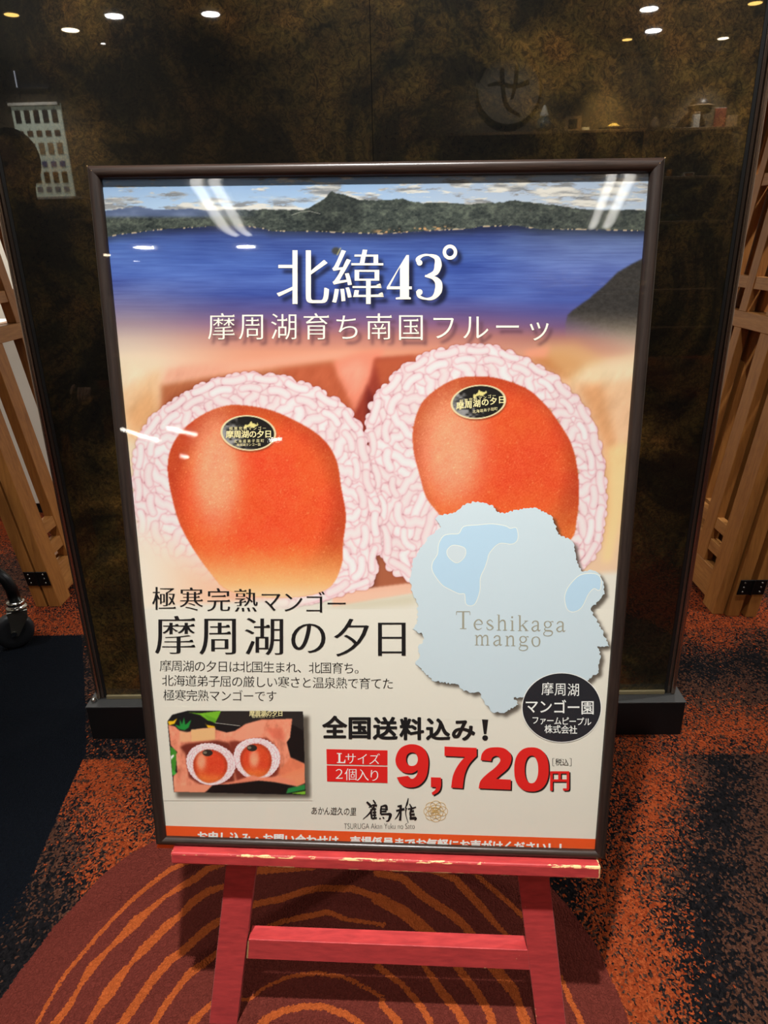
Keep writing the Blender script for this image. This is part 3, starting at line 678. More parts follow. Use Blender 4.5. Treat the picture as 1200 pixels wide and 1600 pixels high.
# left paper haze by the frame
hz = (1 - sst(180, 300, U)) * sst(780, 900, V); cv.put(hz * .85, np.array([218, 212, 196.]))
# --- stickers
def sticker(cx, cy, rx, ry, ang):
    a = math.radians(ang); x = (U - cx) * math.cos(a) + (V - cy) * math.sin(a); y = -(U - cx) * math.sin(a) + (V - cy) * math.cos(a)
    q = np.hypot(x / rx, y / ry); sh = np.hypot((x - 1) / (rx + 1), (y - 2.2) / (ry + 1)); cv.put(np.clip((1 - sh) * 14, 0, 1) * .6, (120, 50, 24))
    cv.put(np.clip((1 - q) * rx * .9, 0, 1), (226, 206, 160))
    blk = np.zeros(cv.img.shape) + np.array([26, 24, 22.])
    gl = sst(.1, .9, -x / rx * .9 + y / ry * .35 + (vnoise(U / 5, V / 3, 61) - .5) * .8) * sst(-.2, .5, fbm(U / 9, V / 5, 62)); blk += (gl * 120)[..., None]
    cv.put(np.clip((.93 - q) * rx * .9, 0, 1), blk)
    gold = (222, 208, 130)
    H = [(-6,-13),(-3,-12),(0,-14),(3,-19),(5,-16),(12,-14),(13,-17),(15,-13),(9,-10),(8,-8),(2,-10),(-2,-9),(-5,-6),(-8,-7),(-7,-10)]
    ca, sa = math.cos(a), math.sin(a)
    cv.fill([(cx + px * ca - py * sa, cy + px * sa + py * ca) for px, py in H], gold, .5)
sticker(388, 676.5, 44, 28, 4); sticker(747.5, 628, 44, 27, -6)
# --- shadows printed under the title letters are added after the glyph code below

# ------------------------------------------------------------------ glyph tools
_gc = {}
def glyph(ch):
    if ch in _gc: return _gc[ch]
    c = bpy.data.curves.new('glyph', 'FONT'); c.body = ch; c.resolution_u = 3
    o = bpy.data.objects.new('glyph', c); COL.objects.link(o)
    bpy.context.view_layer.update()
    dg = bpy.context.evaluated_depsgraph_get(); k = o.to_curve(dg)
    loops = []
    for sp in k.splines:
        pts = []
        if sp.type == 'BEZIER':
            B = sp.bezier_points; n = len(B)
            for i in range(n):
                a, b = B[i], B[(i + 1) % n]; p0, p1, p2, p3 = [np.array(q[:2]) for q in (a.co, a.handle_right, b.handle_left, b.co)]
                chord = np.hypot(*(p3 - p0)); dev = max(abs(np.cross(p3 - p0, p1 - p0)), abs(np.cross(p3 - p0, p2 - p0))) / (chord + 1e-9)
                m = 1 if dev < .002 else (5 if dev > .03 else 3)
                for j in range(m):
                    t = j / m; pts.append((1 - t) ** 3 * p0 + 3 * (1 - t) ** 2 * t * p1 + 3 * (1 - t) * t * t * p2 + t ** 3 * p3)
        else: pts = [np.array(q.co[:2]) for q in sp.points]
        q = []
        for p in pts:
            if not q or np.hypot(*(p - q[-1])) > 1e-4: q.append(p)
        if len(q) > 2 and np.hypot(*(q[0] - q[-1])) < 1e-4: q.pop()
        if len(q) > 2: loops.append(np.array(q))
    o.to_curve_clear(); bpy.data.objects.remove(o); bpy.data.curves.remove(c)
    if loops:
        ar = [area2(l) for l in loops]; 
        if ar[int(np.argmax(np.abs(ar)))] < 0: loops = [l[::-1] for l in loops]
    _gc[ch] = loops; return loops
def area2(l): x, y = l[:, 0], l[:, 1]; return float(np.sum(x * np.roll(y, -1) - y * np.roll(x, -1)))
def offset(l, kx, ky):
    e = np.roll(l, -1, 0) - l; e /= (np.hypot(e[:, 0], e[:, 1])[:, None] + 1e-12); n = np.stack([e[:, 1], -e[:, 0]], 1)
    n0 = np.roll(n, 1, 0); m = n0 + n; d = np.clip(1 + np.sum(n0 * n, 1), .45, 2)[:, None]; m = m / d
    return l + m * np.array([kx, ky])
def serifs(l, th=.085, up=.05):
    out = []; n = len(l)
    for i in range(n):
        a, b = l[i], l[(i + 1) % n]; p, q = l[i - 1], l[(i + 2) % n]; out.append(a)
        e = b - a; L = np.hypot(*e)
        if .03 < L < th and abs(e[0]) < .25 * L and e[1] > 0:       # right end of a horizontal stroke (ccw outline)
            if (a - p)[0] > .12 and abs((a - p)[1]) < .12 * abs((a - p)[0]) and (q - b)[0] < -.12 and abs((q - b)[1]) < .15 * abs((q - b)[0]):
                out.append(a + np.array([.012, .0])); out.append(b + np.array([-.012, up])); out.append(b + np.array([-.07, 0.0])); 
    return np.array(out)
# style: outline shift (never outward), stroke-end serifs, thickening by shifted copies
STY = {'gothic': (0, 0, 0, 0, 0), 'bold': (0, 0, 0, .020, .016), 'heavy': (0, 0, 0, .036, .028), 'semi': (0, 0, 0, .009, .008), 'mincho': (0, -.016, 1, .009, 0), 'minlight': (-.003, -.015, 1, 0, 0), 'title': (0, -.012, 1, .008, 0), 'thin': (-.012, -.012, 0, 0, 0), 'soft': (-.004, -.008, 1, 0, 0)}
def styled(ch, style):
    kx, ky, sf = STY[style][:3]; r = []
    for l in glyph(ch):
        if sf: l = serifs(l)
        r.append(offset(l, kx, ky))
    return r
def flat_mesh(name, loops, z, mat, parent):
    cu = bpy.data.curves.new(name, 'CURVE'); cu.dimensions = '2D'; cu.fill_mode = 'BOTH'
    for l in loops:
        l = np.asarray(l); l = l[np.hypot(*(l - np.roll(l, 1, 0)).T) > 2e-6]
        sp = cu.splines.new('POLY'); sp.points.add(len(l) - 1)
        sp.points.foreach_set('co', np.concatenate([l, np.zeros((len(l), 1)), np.ones((len(l), 1))], 1).astype(np.float32).ravel()); sp.use_cyclic_u = True
    o = bpy.data.objects.new(name, cu); COL.objects.link(o); bpy.context.view_layer.update()
    me = bpy.data.meshes.new_from_object(o.evaluated_get(bpy.context.evaluated_depsgraph_get()))
    bpy.data.objects.remove(o); bpy.data.curves.remove(cu)
    me.name = name; me.transform(Matrix.Translation((0, 0, z))); me.materials.clear(); me.materials.append(mat)
    if me.polygons and me.polygons[0].normal.z < 0: me.flip_normals()
    return link(bpy.data.objects.new(name, me), parent)
ZS = -.0098                       # print surface
class Loops(list):
    em = 0.0; style = None
    def __add__(s, o): r = Loops(list(s) + list(o)); r.em = s.em; r.style = s.style; return r
def loops_of(L, u, v, em, style): r = Loops(L); r.em = float(np.hypot(*(pl(u, v + em / 2) - pl(u, v - em / 2))[:2])); r.style = style; return r
def line_loops(txt, c0, c1, em, style='gothic', xs=1.0, slant=0.0, em1=None, wob=0.0):
    """glyph outlines laid on the sheet: c0, c1 centres of first and last letter (photo pixels), em size in pixels"""
    n = len(txt); out = []
    for i, ch in enumerate(txt):
        t = i / max(1, n - 1); u = c0[0] + (c1[0] - c0[0]) * t; v = c0[1] + (c1[1] - c0[1]) * t; e = em if em1 is None else em + (em1 - em) * t
        for l in styled(ch, style):
            x = (l[:, 0] - .5) * e * xs + (l[:, 1] - .38) * e * slant; y = (l[:, 1] - .38) * e
            if wob: x = x + wob * e * (vnoise(l[:, 0] * 5 + i * 3, l[:, 1] * 5, 71) - .5); y = y + wob * e * (vnoise(l[:, 0] * 5, l[:, 1] * 5 + i * 5, 72) - .5)
            out.append(pl(u + x, v - y, ZS)[:, :2])
    return loops_of(out, (c0[0] + c1[0]) / 2, c0[1], em, style)
def fit_loops(ch, x0, y0, x1, y1, style='gothic', dx=0, dy=0):
    L = styled(ch, style); A = np.concatenate(L); lo, hi = A.min(0), A.max(0)
    kk = STY[style]; e0 = (y1 - y0) / (hi[1] - lo[1]); ex = kk[3] * e0; ey = kk[4] * e0; x0 += ex; x1 -= ex; y0 += ey; y1 -= ey
    return loops_of([pl(x0 + (l[:, 0] - lo[0]) / (hi[0] - lo[0]) * (x1 - x0) + dx, y1 - (l[:, 1] - lo[1]) / (hi[1] - lo[1]) * (y1 - y0) + dy, ZS)[:, :2] for l in L], (x0 + x1) / 2, y0, e0, style)
def px_loops(polys): return [pl(np.array(P, float)[:, 0], np.array(P, float)[:, 1], ZS)[:, :2] for P in polys]
def to_px_shadow(fn_loops_px, off, sig, col, a):
    m = np.zeros(cv.U.shape)
    for P in fn_loops_px:
        P = np.asarray(P); x0, x1, y0, y1 = P[:, 0].min(), P[:, 0].max(), P[:, 1].min(), P[:, 1].max()
        iu0 = max(int(x0 - 150) - 1, 0); iu1 = int(x1 - 150) + 3; iv0 = max(int(y0 - 268) - 1, 0); iv1 = int(y1 - 268) + 3
        sub = poly_inside(cv.U[iv0:iv1, iu0:iu1], cv.V[iv0:iv1, iu0:iu1], [tuple(p) for p in P])
        m[iv0:iv1, iu0:iu1] = np.abs(m[iv0:iv1, iu0:iu1] - sub)
    m = np.roll(np.roll(m, off[0], 1), off[1], 0); m = np.clip(blur(m, sig) * 1.15, 0, 1); cv.put(m * a, col)
# raw pixel-space versions for the printed shadows
def line_px(txt, c0, c1, em, style, xs=1.0):
    n = len(txt); out = []
    for i, ch in enumerate(txt):
        t = i / max(1, n - 1); u = c0[0] + (c1[0] - c0[0]) * t; v = c0[1] + (c1[1] - c0[1]) * t
        for l in styled(ch, style): out.append(np.stack([u + (l[:, 0] - .5) * em * xs, v - (l[:, 1] - .38) * em], 1))
    return out
def fit_px(ch, x0, y0, x1, y1, style):
    L = styled(ch, style); A = np.concatenate(L); lo, hi = A.min(0), A.max(0)
    return [np.stack([x0 + (l[:, 0] - lo[0]) / (hi[0] - lo[0]) * (x1 - x0), y1 - (l[:, 1] - lo[1]) / (hi[1] - lo[1]) * (y1 - y0)], 1) for l in L]
def circle_px(cx, cy, rx, ry=None, n=40): ry = ry or rx; return [(cx + rx * math.cos(2 * math.pi * k / n), cy + ry * math.sin(2 * math.pi * k / n)) for k in range(n)]
def stroke_px(pts, ws):
    P = np.array(pts, float); W = np.array(ws, float) / 2; T = np.gradient(P, axis=0); T /= np.hypot(T[:, 0], T[:, 1])[:, None] + 1e-9; N = np.stack([T[:, 1], -T[:, 0]], 1)
    return np.concatenate([P + N * W[:, None], (P - N * W[:, None])[::-1]])
def bez(pts, n=7):
    P = np.array(pts, float); out = []
    for i in range(len(P) - 1):
        p0 = P[max(i - 1, 0)]; p1 = P[i]; p2 = P[i + 1]; p3 = P[min(i + 2, len(P) - 1)]
        for k in range(n): t = k / n; out.append(.5 * ((2 * p1) + (-p0 + p2) * t + (2 * p0 - 5 * p1 + 4 * p2 - p3) * t * t + (-p0 + 3 * p1 - 3 * p2 + p3) * t ** 3))
    out.append(P[-1]); return np.array(out)
def stroke_loops(pts, ws, n=5):
    if tuple(pts[0]) != tuple(pts[-1]): return [wide_stroke(pts, ws, n)]
    P = np.array(smooth_closed(pts[:-1], n)); m = len(P); wv = np.interp(np.arange(m) / m * (len(ws) - 1), range(len(ws)), ws) / 2
    T = np.roll(P, -1, 0) - np.roll(P, 1, 0); T /= np.hypot(T[:, 0], T[:, 1])[:, None]; N = np.stack([T[:, 1], -T[:, 0]], 1)
    return [P + N * wv[:, None], (P - N * wv[:, None])[::-1]]
def wide_stroke(pts, ws, n=7):
    Q = bez([(a, b) for a, b in pts], n); w = np.interp(np.linspace(0, 1, len(Q)), np.linspace(0, 1, len(ws)), ws); return stroke_px(Q, w)
title_a = fit_px('北', 433, 391, 513.5, 475, 'title'); title_b = fit_px('緯', 519.5, 390, 599, 475, 'title')
title_px = title_a + title_b #'北', 433, 391, 513.5, 475, 'title') + fit_px('緯', 519.5, 390, 599, 475, 'title')
four = [np.array([(635,398.5),(639,398.5),(639,447.5),(643.5,447.5),(643.5,452),(639,452),(639,464),(642,465),(642,467.7),(618.5,467.7),(618.5,465),(625,464),(625,452),(604.5,452),(604.5,448.5)]),
        np.array([(625,447.5),(625,417),(609,447.5)])]
three = [wide_stroke([(655,411),(653,405),(660,399.5),(670,398.5),(682,403),(684.5,414),(680,426),(667,431)], [5, 7, 4, 3, 8, 11.5, 9, 3]),
         wide_stroke([(664,431),(677,434),(685,442),(684.5,455),(677,465),(666,467),(655,463),(653.5,455)], [3, 6, 11, 11.5, 6, 3, 5, 7]),
         np.array(circle_px(655.5, 410.5, 4.5, n=16)), np.array(circle_px(655.5, 456.5, 4.8, n=16))]
deg = [np.array(circle_px(703, 394, 11.3, 11.8)), np.array(circle_px(703, 394, 6, 6.4))[::-1]]
sub_c = [('摩', 346, 510), ('周', 394, 510), ('湖', 444, 510), ('育', 494, 510), ('ち', 543, 511), ('南', 592, 510), ('国', 642, 511), ('フ', 693, 511), ('ル', 743, 511), ('ー', 793, 510.5), ('ッ', 842, 512)]
sub_px = []
for ch, x, y in sub_c: sub_px += line_px(ch, (x, y), (x, y), 45, 'soft')
sh_all = title_px + four + deg
to_px_shadow(sh_all, (7, 8), 2.6, (16, 20, 46), .88)
to_px_shadow([three[0]], (7, 8), 2.6, (16, 20, 46), .88); to_px_shadow([three[1]], (7, 8), 2.6, (16, 20, 46), .88)
to_px_shadow(sub_px, (6, 8), 2.4, (74, 46, 56), .72)
# town outline of the map (also for its printed shadow)
mapP = [(689.3,804.7),(709,800.7),(720,794),(728,787),(741,784),(757,786),(770.7,790),(777,800),(789,802.5),(805,796.7),(821,794.5),(834.7,792.7),(850.7,800.7),(864,808.7),(868,820.7),(872,835),(889,841.5),(897,850),(900,868.7),(904,884.7),(909,893),(922.7,890),(936,896.7),(942.7,908.7),(945,928),(936,938.7),(923,950.7),(928,962.7),(938.7,980),(952,1010),(933,1010),(938.7,1024),(934.7,1038.7),(935.5,1050.7),(921,1060),(912,1072),(870,1084),(826.7,1081),(816,1090),(802.7,1090),(810,1101),(785,1114),(768,1112),(757,1097),(748,1081),(733,1082),(722.7,1077),(713,1069),(693,1066.7),(677,1064),(662.7,1050.7),(649,1037),(656,1025),(653,1012),(662.7,998.7),(660,990.7),(644,983),(652,974.7),(652,953),(652,942.7),(644,924),(640,908),(645,876.7),(656,858),(669,839),(689,823),(680,810)]
def jag(P, amp, n=5, seed=3):
    P = np.array(P, float); out = []; r = np.random.default_rng(seed)
    for i in range(len(P)):
        a, b = P[i], P[(i + 1) % len(P)]; d = b - a; L = np.hypot(*d); nn = np.array([d[1], -d[0]]) / (L + 1e-9); k = max(2, int(L / 2.4))
        for j in range(k): out.append(a + d * j / k + nn * (r.random() - .5) * amp * (0 if j == 0 else 1))
    return np.array(out)
mapJ = jag(mapP, 3.4)
def map_shadow(c):
    m = poly_inside(c.U, c.V, [tuple(p + np.array([5.5, 5.5])) for p in mapJ]).astype(float); m = blur(m, 2.2 / c.step); c.put(m * .80, (58, 50, 42))
map_shadow(cv)
# a round dark spot with a pale stroke above the title letter
cv.fill(circle_px(525, 392, 6.5, 6), (62, 60, 52), 1.2, .9); cv.line([(527,398),(532,388)], 1.2, (190, 180, 120), a=.6)

# ------------------------------------------------------------------ framed poster
poster = empty('framed_poster', PM, 'large dark walnut frame with a mango and lake advertising poster, standing on the red easel', 'framed poster')
M_print = NT('printed_photograph'); a_ = M_print.add('ShaderNodeVertexColor'); a_.layer_name = 'print'
M_print.ln(a_.outputs[0], M_print.b.inputs['Base Color']); M_print.set(Roughness=.75, Specular_IOR_Level=.15); M_print = M_print.m
ZB = ZS - .0002
bm = bmesh.new(); box(bm, (.008, .008, -.0135), (PW - .006, PH - .008, ZB - .0003)); sheet = mesh_obj('poster_sheet', bm, inkmat('poster_paper', PAPER), poster)
bm = bmesh.new(); box(bm, (.009, .009, -.0175), (PW - .007, PH - .009, -.0137)); mesh_obj('backing_board', bm, plain('brown_hardboard', (110, 80, 54), .8), poster)
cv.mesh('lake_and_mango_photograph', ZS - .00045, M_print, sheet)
lc = Canvas(636, 966, 951.5, 1124, 1.6, PAPER); map_shadow(lc)
lc.mesh('map_shadow_print', ZS - .00042, M_print, sheet)

# frame rails: rounded moulding, mitred
OC = [(0.0, 0.0), (PW + .001, 0.0), (PW - .001, PH), (0.0, PH)]; OC[0] = (0.0035, 0); OC[1] = (.7705, 0); OC[2] = (.767, PH); OC[3] = (0, PH)
IC = [(.0207, .0128), (.7542, .0130), (.7497, 1.0592), (.0163, 1.0606)]
prof = [(0.0, -.0235), (0.0, -.004), (.10, -.0012), (.28, .0), (.55, -.0004), (.78, -.002), (.93, -.0048), (1.0, -.0075), (1.0, -.0120), (.6, -.0195), (.6, -.0235)]
for i, (nm) in enumerate(('frame_rail', 'frame_rail', 'frame_rail', 'frame_rail')):
    bm = bmesh.new(); j = (i + 1) % 4; A = []
    for k, (o_, i_) in enumerate(((OC[i], IC[i]), (OC[j], IC[j]))):
        gap = .0001
        A.append([bm.verts.new((o_[0] + (i_[0] - o_[0]) * t, o_[1] + (i_[1] - o_[1]) * t, z)) for t, z in prof])
    n = len(prof)
    for k in range(n): bm.faces.new((A[0][k], A[1][k], A[1][(k + 1) % n], A[0][(k + 1) % n]))
    bm.faces.new(A[0][::-1]); bm.faces.new(A[1]); bmesh.ops.recalc_face_normals(bm, faces=bm.faces)
    fr = mesh_obj(nm, bm, M_frame_x if i in (0, 2) else M_frame_y, poster, True)
    md = fr.modifiers.new('split', 'EDGE_SPLIT'); md.split_angle = math.radians(40)
# bare mitre slivers at the corners
for i in range(4):
    o_, i_ = np.array(OC[i]), np.array(IC[i]); d = i_ - o_; nn = np.array([d[1], -d[0]]) / np.hypot(*d); w_ = .0007 if i > 1 else .0003
    P = [o_ - d * .02, o_ + d * .45]; bm = bmesh.new()
    vs = [bm.verts.new((*(P[0] + nn * w_), -.0035)), bm.verts.new((*(P[0] - nn * w_), -.0035)), bm.verts.new((*(P[1] - nn * w_ * .3), .0003)), bm.verts.new((*(P[1] + nn * w_ * .3), .0003))]
    bm.faces.new(vs); r = bmesh.ops.solidify(bm, geom=list(bm.faces), thickness=.0004); bmesh.ops.recalc_face_normals(bm, faces=bm.faces)
    tag(mesh_obj('mitre_joint', bm, M_rawwood, poster), 'pale bare wood showing in the corner joint')
# acrylic cover, slightly buckled near the top
ca = NT('clear_acrylic'); tr = ca.add('ShaderNodeBsdfTransparent'); gl = ca.add('ShaderNodeBsdfGlossy'); fr_ = ca.add('ShaderNodeLayerWeight'); mx = ca.add('ShaderNodeMixShader')
gl.inputs['Roughness'].default_value = .03; fr_.inputs['Blend'].default_value = .5; fz_ = ca.math('MULTIPLY_ADD', ca.math('POWER', fr_.outputs['Facing'], 5.0), .96, .04)
n_ = ca.noise(ca.coord('Object', (1, .5, 1)), 5, 2, .4); bp_ = ca.add('ShaderNodeBump'); bp_.inputs['Strength'].default_value = .25; bp_.inputs['Distance'].default_value = .002
ca.ln(n_.outputs[0], bp_.inputs['Height']); ca.ln(bp_.outputs[0], gl.inputs['Normal']); ca.ln(fz_, mx.inputs[0]); ca.ln(tr.outputs[0], mx.inputs[1]); ca.ln(gl.outputs[0], mx.inputs[2]); ca.ln(mx.outputs[0], ca.out.inputs[0])
gxs = np.linspace(.012, PW - .012, 40); gys = np.linspace(.010, PH - .012, 240); A, B = np.meshgrid(gxs, gys)
yy = B; yt = pl(600, 272)[1]
d_ = np.clip(1.062 - yy, 0, 1)
tilt = np.interp(d_, [0, .01, .07, .15, .26, 1.2], [.070, .080, .086, .01, .0, .0])      # extra upward tilt of the sheet
zc = np.zeros_like(yy); dy = gys[1] - gys[0]
for k in range(len(gys) - 2, -1, -1): zc[k] = zc[k + 1] + tilt[k] * dy
zmax = zc.max(); pull = np.interp(d_, [0, .26, .55, 1.2], [0, 1, 0, 0]); 
zc2 = np.where(d_ < .15, zc, zmax * np.clip(1 - (d_ - .15) / .91, 0, 1))
zz = -.0092 + zc2 * np.clip(np.minimum(A - .012, PW - .012 - A) / .02, .0, 1) ** .0
ii = np.arange(A.size).reshape(A.shape); q = np.stack([ii[:-1, :-1], ii[:-1, 1:], ii[1:, 1:], ii[1:, :-1]], -1).reshape(-1, 4)
me = grid_mesh('front_cover', np.stack([A.ravel(), B.ravel(), zz.ravel()], 1), q, smooth=True); me.materials.append(ca.m)
tag(link(bpy.data.objects.new('front_cover', me), poster), 'clear glossy plastic cover sheet')

# ------------------------------------------------------------------ lettering and flat colour print
I_cream = inkmat('cream_ink', (214, 207, 191)); I_black = inkmat('black_ink', (26, 24, 24)); I_red = inkmat('red_ink', (205, 34, 30)); I_white = inkmat('white_ink', (236, 228, 214))
def letters(loops, mat, z=0.0, name='lettering', label=None):
    em = getattr(loops, 'em', 0); style = getattr(loops, 'style', None)
    o = flat_mesh(name, loops, ZS + z, mat, sheet)
    if style and STY[style][3] > 0:
        dx, dy = STY[style][3] * em, STY[style][4] * em; dirs = [(dx, 0), (-dx, 0)] + ([(0, dy), (0, -dy), (dx * .75, dy * .75), (-dx * .75, dy * .75), (dx * .75, -dy * .75), (-dx * .75, -dy * .75)] if dy else [])
        bm = bmesh.new(); bm.from_mesh(o.data); base = o.data.copy()
        for k, (a, b) in enumerate(dirs):
            m = base.copy(); m.transform(Matrix.Translation((a, b, .000012 * (k + 1)))); bm.from_mesh(m); bpy.data.meshes.remove(m)
        bm.to_mesh(o.data); bm.free(); bpy.data.meshes.remove(base)
    if label: tag(o, label)
    return o
letters(loops_of(px_loops(title_a), 470, 390, 90, 'title'), I_cream, name='title_character'); letters(loops_of(px_loops(title_b), 560, 390, 90, 'title'), I_cream, name='title_character')
letters(px_loops(four), I_cream, name='title_numeral'); letters(px_loops(deg), I_cream, name='degree_sign')
letters(px_loops(three[:1]), I_cream, .00005); letters(px_loops(three[1:2]), I_cream, .0001); letters(px_loops(three[2:]), I_cream, .00015)
letters(px_loops(sub_px), I_cream)
letters(line_loops('極寒完熟', (256.5, 935), (384, 938), 40, 'mincho', .97) + line_loops('マンゴー', (423, 939), (526, 943), 38, 'mincho', .92), I_black, label='black lettering')
for ch, x, y in (('摩', 274, 992), ('周', 343, 993), ('湖', 413.6, 994), ('の', 482, 995), ('夕', 550, 996), ('日', 612, 997)):
    letters(line_loops(ch, (x, y), (x, y), 66 if ch not in 'の日' else 64, 'mincho'), I_black, name='large_character')
letters(line_loops('摩周湖の夕日は北国生まれ、北国育ち。', (258.5, 1040), (563, 1044), 19.2, 'minlight'), I_black)
letters(line_loops('北海道弟子屈の厳しい寒さと温泉熱で育てた', (262, 1063), (606, 1068), 19.2, 'minlight'), I_black)
letters(line_loops('極寒完熟マンゴーです', (264, 1086), (424, 1087.5), 19, 'minlight', .98), I_black)
for ch, x, y in (('全', 523, 1136.5), ('国', 562, 1137), ('送', 602, 1138), ('料', 643.5, 1138.5), ('込', 684.5, 1139.5), ('み', 724, 1140)):
    letters(line_loops(ch, (x, y), (x, y), 37, 'heavy', 1.04), I_black, name='bold_character')
letters(px_loops([[(753,1124),(763,1124.5),(760,1147),(756,1147)], circle_px(758, 1153, 4.6, 4.4, 14)]), I_black, name='exclamation_mark')
letters(px_loops([[(510,1170.5),(605.5,1172.5),(605.5,1196),(510.5,1194)], [(510.5,1196),(605.5,1198),(605.5,1223.5),(511,1221)]]), I_red, -.00005, name='price_box', label='red printed boxes')
letters(px_loops([[(526.5,1176.5),(534,1176.8),(534,1178),(531.8,1178.2),(531.8,1190.6),(537,1190.8),(539,1186.5),(539.8,1186.6),(539.4,1192.4),(526.5,1192),(526.5,1190.8),(528.8,1190.6),(528.8,1178),(526.5,1177.8)]]), I_white, .0001); letters(line_loops('サイズ', (548, 1185), (585, 1186), 19, 'soft'), I_white, .0001); letters(line_loops('２個入り', (530, 1209), (585, 1211.5), 20.5, 'soft'), I_white, .0001)
def dup(P, corners): return ('corners', P, corners)
def csm(P):   # smooth between sharp corners
    if not (isinstance(P, tuple) and P[0] == 'corners'): return np.array(P, float)
    _, P, C = P; n = len(P); C = sorted(C); out = []
    for a, b in zip(C, C[1:] + [C[0] + n]):
        seg = [P[i % n] for i in range(a, b + 1)]
        out += [tuple(q) for q in (bez(seg, 5) if len(seg) > 2 else np.array(seg, float))][:-1]
    return np.array(out)
def se(cx, cy, rx, ry, n=2.35, m=44):
    f = lambda c: math.copysign(abs(c) ** (2 / n), c); return [(cx + rx * f(math.cos(2 * math.pi * k / m)), cy + ry * f(math.sin(2 * math.pi * k / m))) for k in range(m)]
n9 = [(dup([(643.2,1162.7),(659.7,1167.5),(668,1180.3),(669.2,1196.8),(665.2,1215.2),(654.2,1227.3),(639.5,1230.4),(626.7,1225.8),(620,1214.5),(637.7,1212.2),(641.3,1216.3),(646.8,1215.9),(651.6,1209.7),(652.7,1203),(643.2,1208.2),(628.5,1206),(619.3,1195),(618.6,1182.2),(626.7,1168.2)], (8, 9, 13))), se(643.6, 1186.2, 9.2, 10.6, 2.2, 26)[::-1]]
n7 = [(dup([(694.5,1166.4),(744.8,1168.6),(744.8,1181),(733,1194),(726,1210),(722.8,1231.7),(704.8,1230.6),(708,1211),(716,1195),(726.5,1182.6),(694.5,1181)], (0, 1, 2, 5, 6, 9, 10)))]
n2 = [(dup([(751,1187.6),(753.2,1177.4),(760.5,1170),(773.4,1167.5),(788,1169.3),(797.6,1177.8),(799,1187.7),(793.5,1200.5),(781,1211.5),(775,1217),(798.3,1218.2),(797.9,1233.9),(748,1231.7),(750.5,1220.5),(760.5,1209.7),(773.4,1199.4),(781.4,1189.5),(780,1183.3),(774.5,1181),(769,1184),(767.3,1189.2)], (0, 9, 10, 11, 12, 20)))]
n0 = [se(830.4, 1202.2, 27, 34.6), se(830.4, 1202.2, 10.6, 21.6, 2.2)[::-1]]
nc = [(dup([(673.2,1214.4),(689,1214.9),(689,1228),(685.3,1236.8),(676.2,1242.7),(674.4,1238.6),(679.9,1234.2),(681.2,1229.9),(673.2,1229.6)], (0, 1, 4, 5, 7, 8)))]
for P in (n9, nc, n7, n2, n0):
    P = [csm(q) for q in P]
    letters(px_loops([q + np.array([2.2, 2.0]) for q in P]), I_black, -.00005, name='numeral_shadow'); letters(px_loops(P), I_red, .00005, name='price_numeral')
letters(fit_loops('円', 859.5, 1205, 889.5, 1235.5, 'bold', 2.0, 1.6), I_black, -.00005, name='numeral_shadow'); letters(fit_loops('円', 859.5, 1205, 889.5, 1235.5, 'bold'), I_red, .00008, name='price_numeral')
letters(line_loops('税込', (872.8, 1190.5), (883.4, 1191), 11.5, 'gothic', .95), I_black)
for _b, _s in ((863.6, 1), (892.6, -1)): letters(px_loops([stroke_px([(_b + 2.4 * _s, 1185), (_b, 1185), (_b, 1196.5), (_b + 2.4 * _s, 1196.5)], [.8] * 4)]), I_black)
STY['name'] = (-.008, -.02, 0, 0, 0); letters(fit_loops('TSURUGA Akan Yuku no Sato', 537.5, 1286.5, 648, 1295, 'name'), inkmat('grey_ink', (70, 66, 60)))
letters(line_loops('あかん遊久の里', (491, 1266.5), (552, 1268), 13.5, 'gothic', .78, .08, wob=.03), I_black)
# brush-written name: thick tapering strokes
br = [([(573,1253),(578,1258),(581,1262)], [3,4,1]), ([(583,1250),(587,1256)], [2,3]), ([(576,1262),(583,1258),(589,1259)], [1,3,4]), ([(585,1259),(577,1271),(567,1280)], [3,2.5,.8]),
      ([(580,1264),(580,1271),(581,1279)], [3,3,3]), ([(582,1265),(588,1264)], [2.5,2.5]), ([(582,1269.5),(588,1269)], [3,3]), ([(582,1274),(588,1273.5)], [3,3]), ([(581,1279),(589,1278)], [3,3]), ([(585.5,1262),(585.5,1278)], [2.5,2.5]),
      ([(596,1259),(595,1266),(595,1272)], [2.5,3,3]), ([(596,1260),(603,1259),(604,1266)], [2,4,4]), ([(596,1264),(603,1264)], [2,2.5]), ([(595,1268),(604,1267.5)], [2.5,3]), ([(595,1272.5),(604,1272),(610,1273),(607,1282),(603,1283)], [3,3,5,3,1]), ([(593,1278),(594.5,1280)], [2,3]), ([(598,1276.5),(600,1279)], [1.5,2.5]),
      ([(621,1260),(628,1259)], [2.5,4]), ([(619,1267),(632,1264)], [3,4]), ([(626,1261),(626,1272),(625,1282)], [4,3,4]), ([(625,1267),(621,1275),(617,1280)], [2.5,2,.8]),
      ([(638,1247),(636,1256),(633,1263)], [1.2,3,1]), ([(635,1262),(634,1272),(638,1286)], [2.5,1.5,.8]), ([(640,1256),(643,1262)], [1.5,3]), ([(637,1264),(644,1263),(650,1261)], [2,3,2]), ([(643,1264),(641,1270),(642,1277)], [3,3,3]), ([(641,1268),(647,1267.5)], [3,4]), ([(641,1273),(648,1272.5)], [3,4]), ([(640,1279),(649,1278.5),(648,1282)], [4,5,2])]
for k, (P, w) in enumerate(br): letters(px_loops([wide_stroke(P, w, 5)]), I_black, .00003 * (k % 7), name='brush_stroke')
I_gold = inkmat('gold_ink', (196, 160, 96))
cr = []
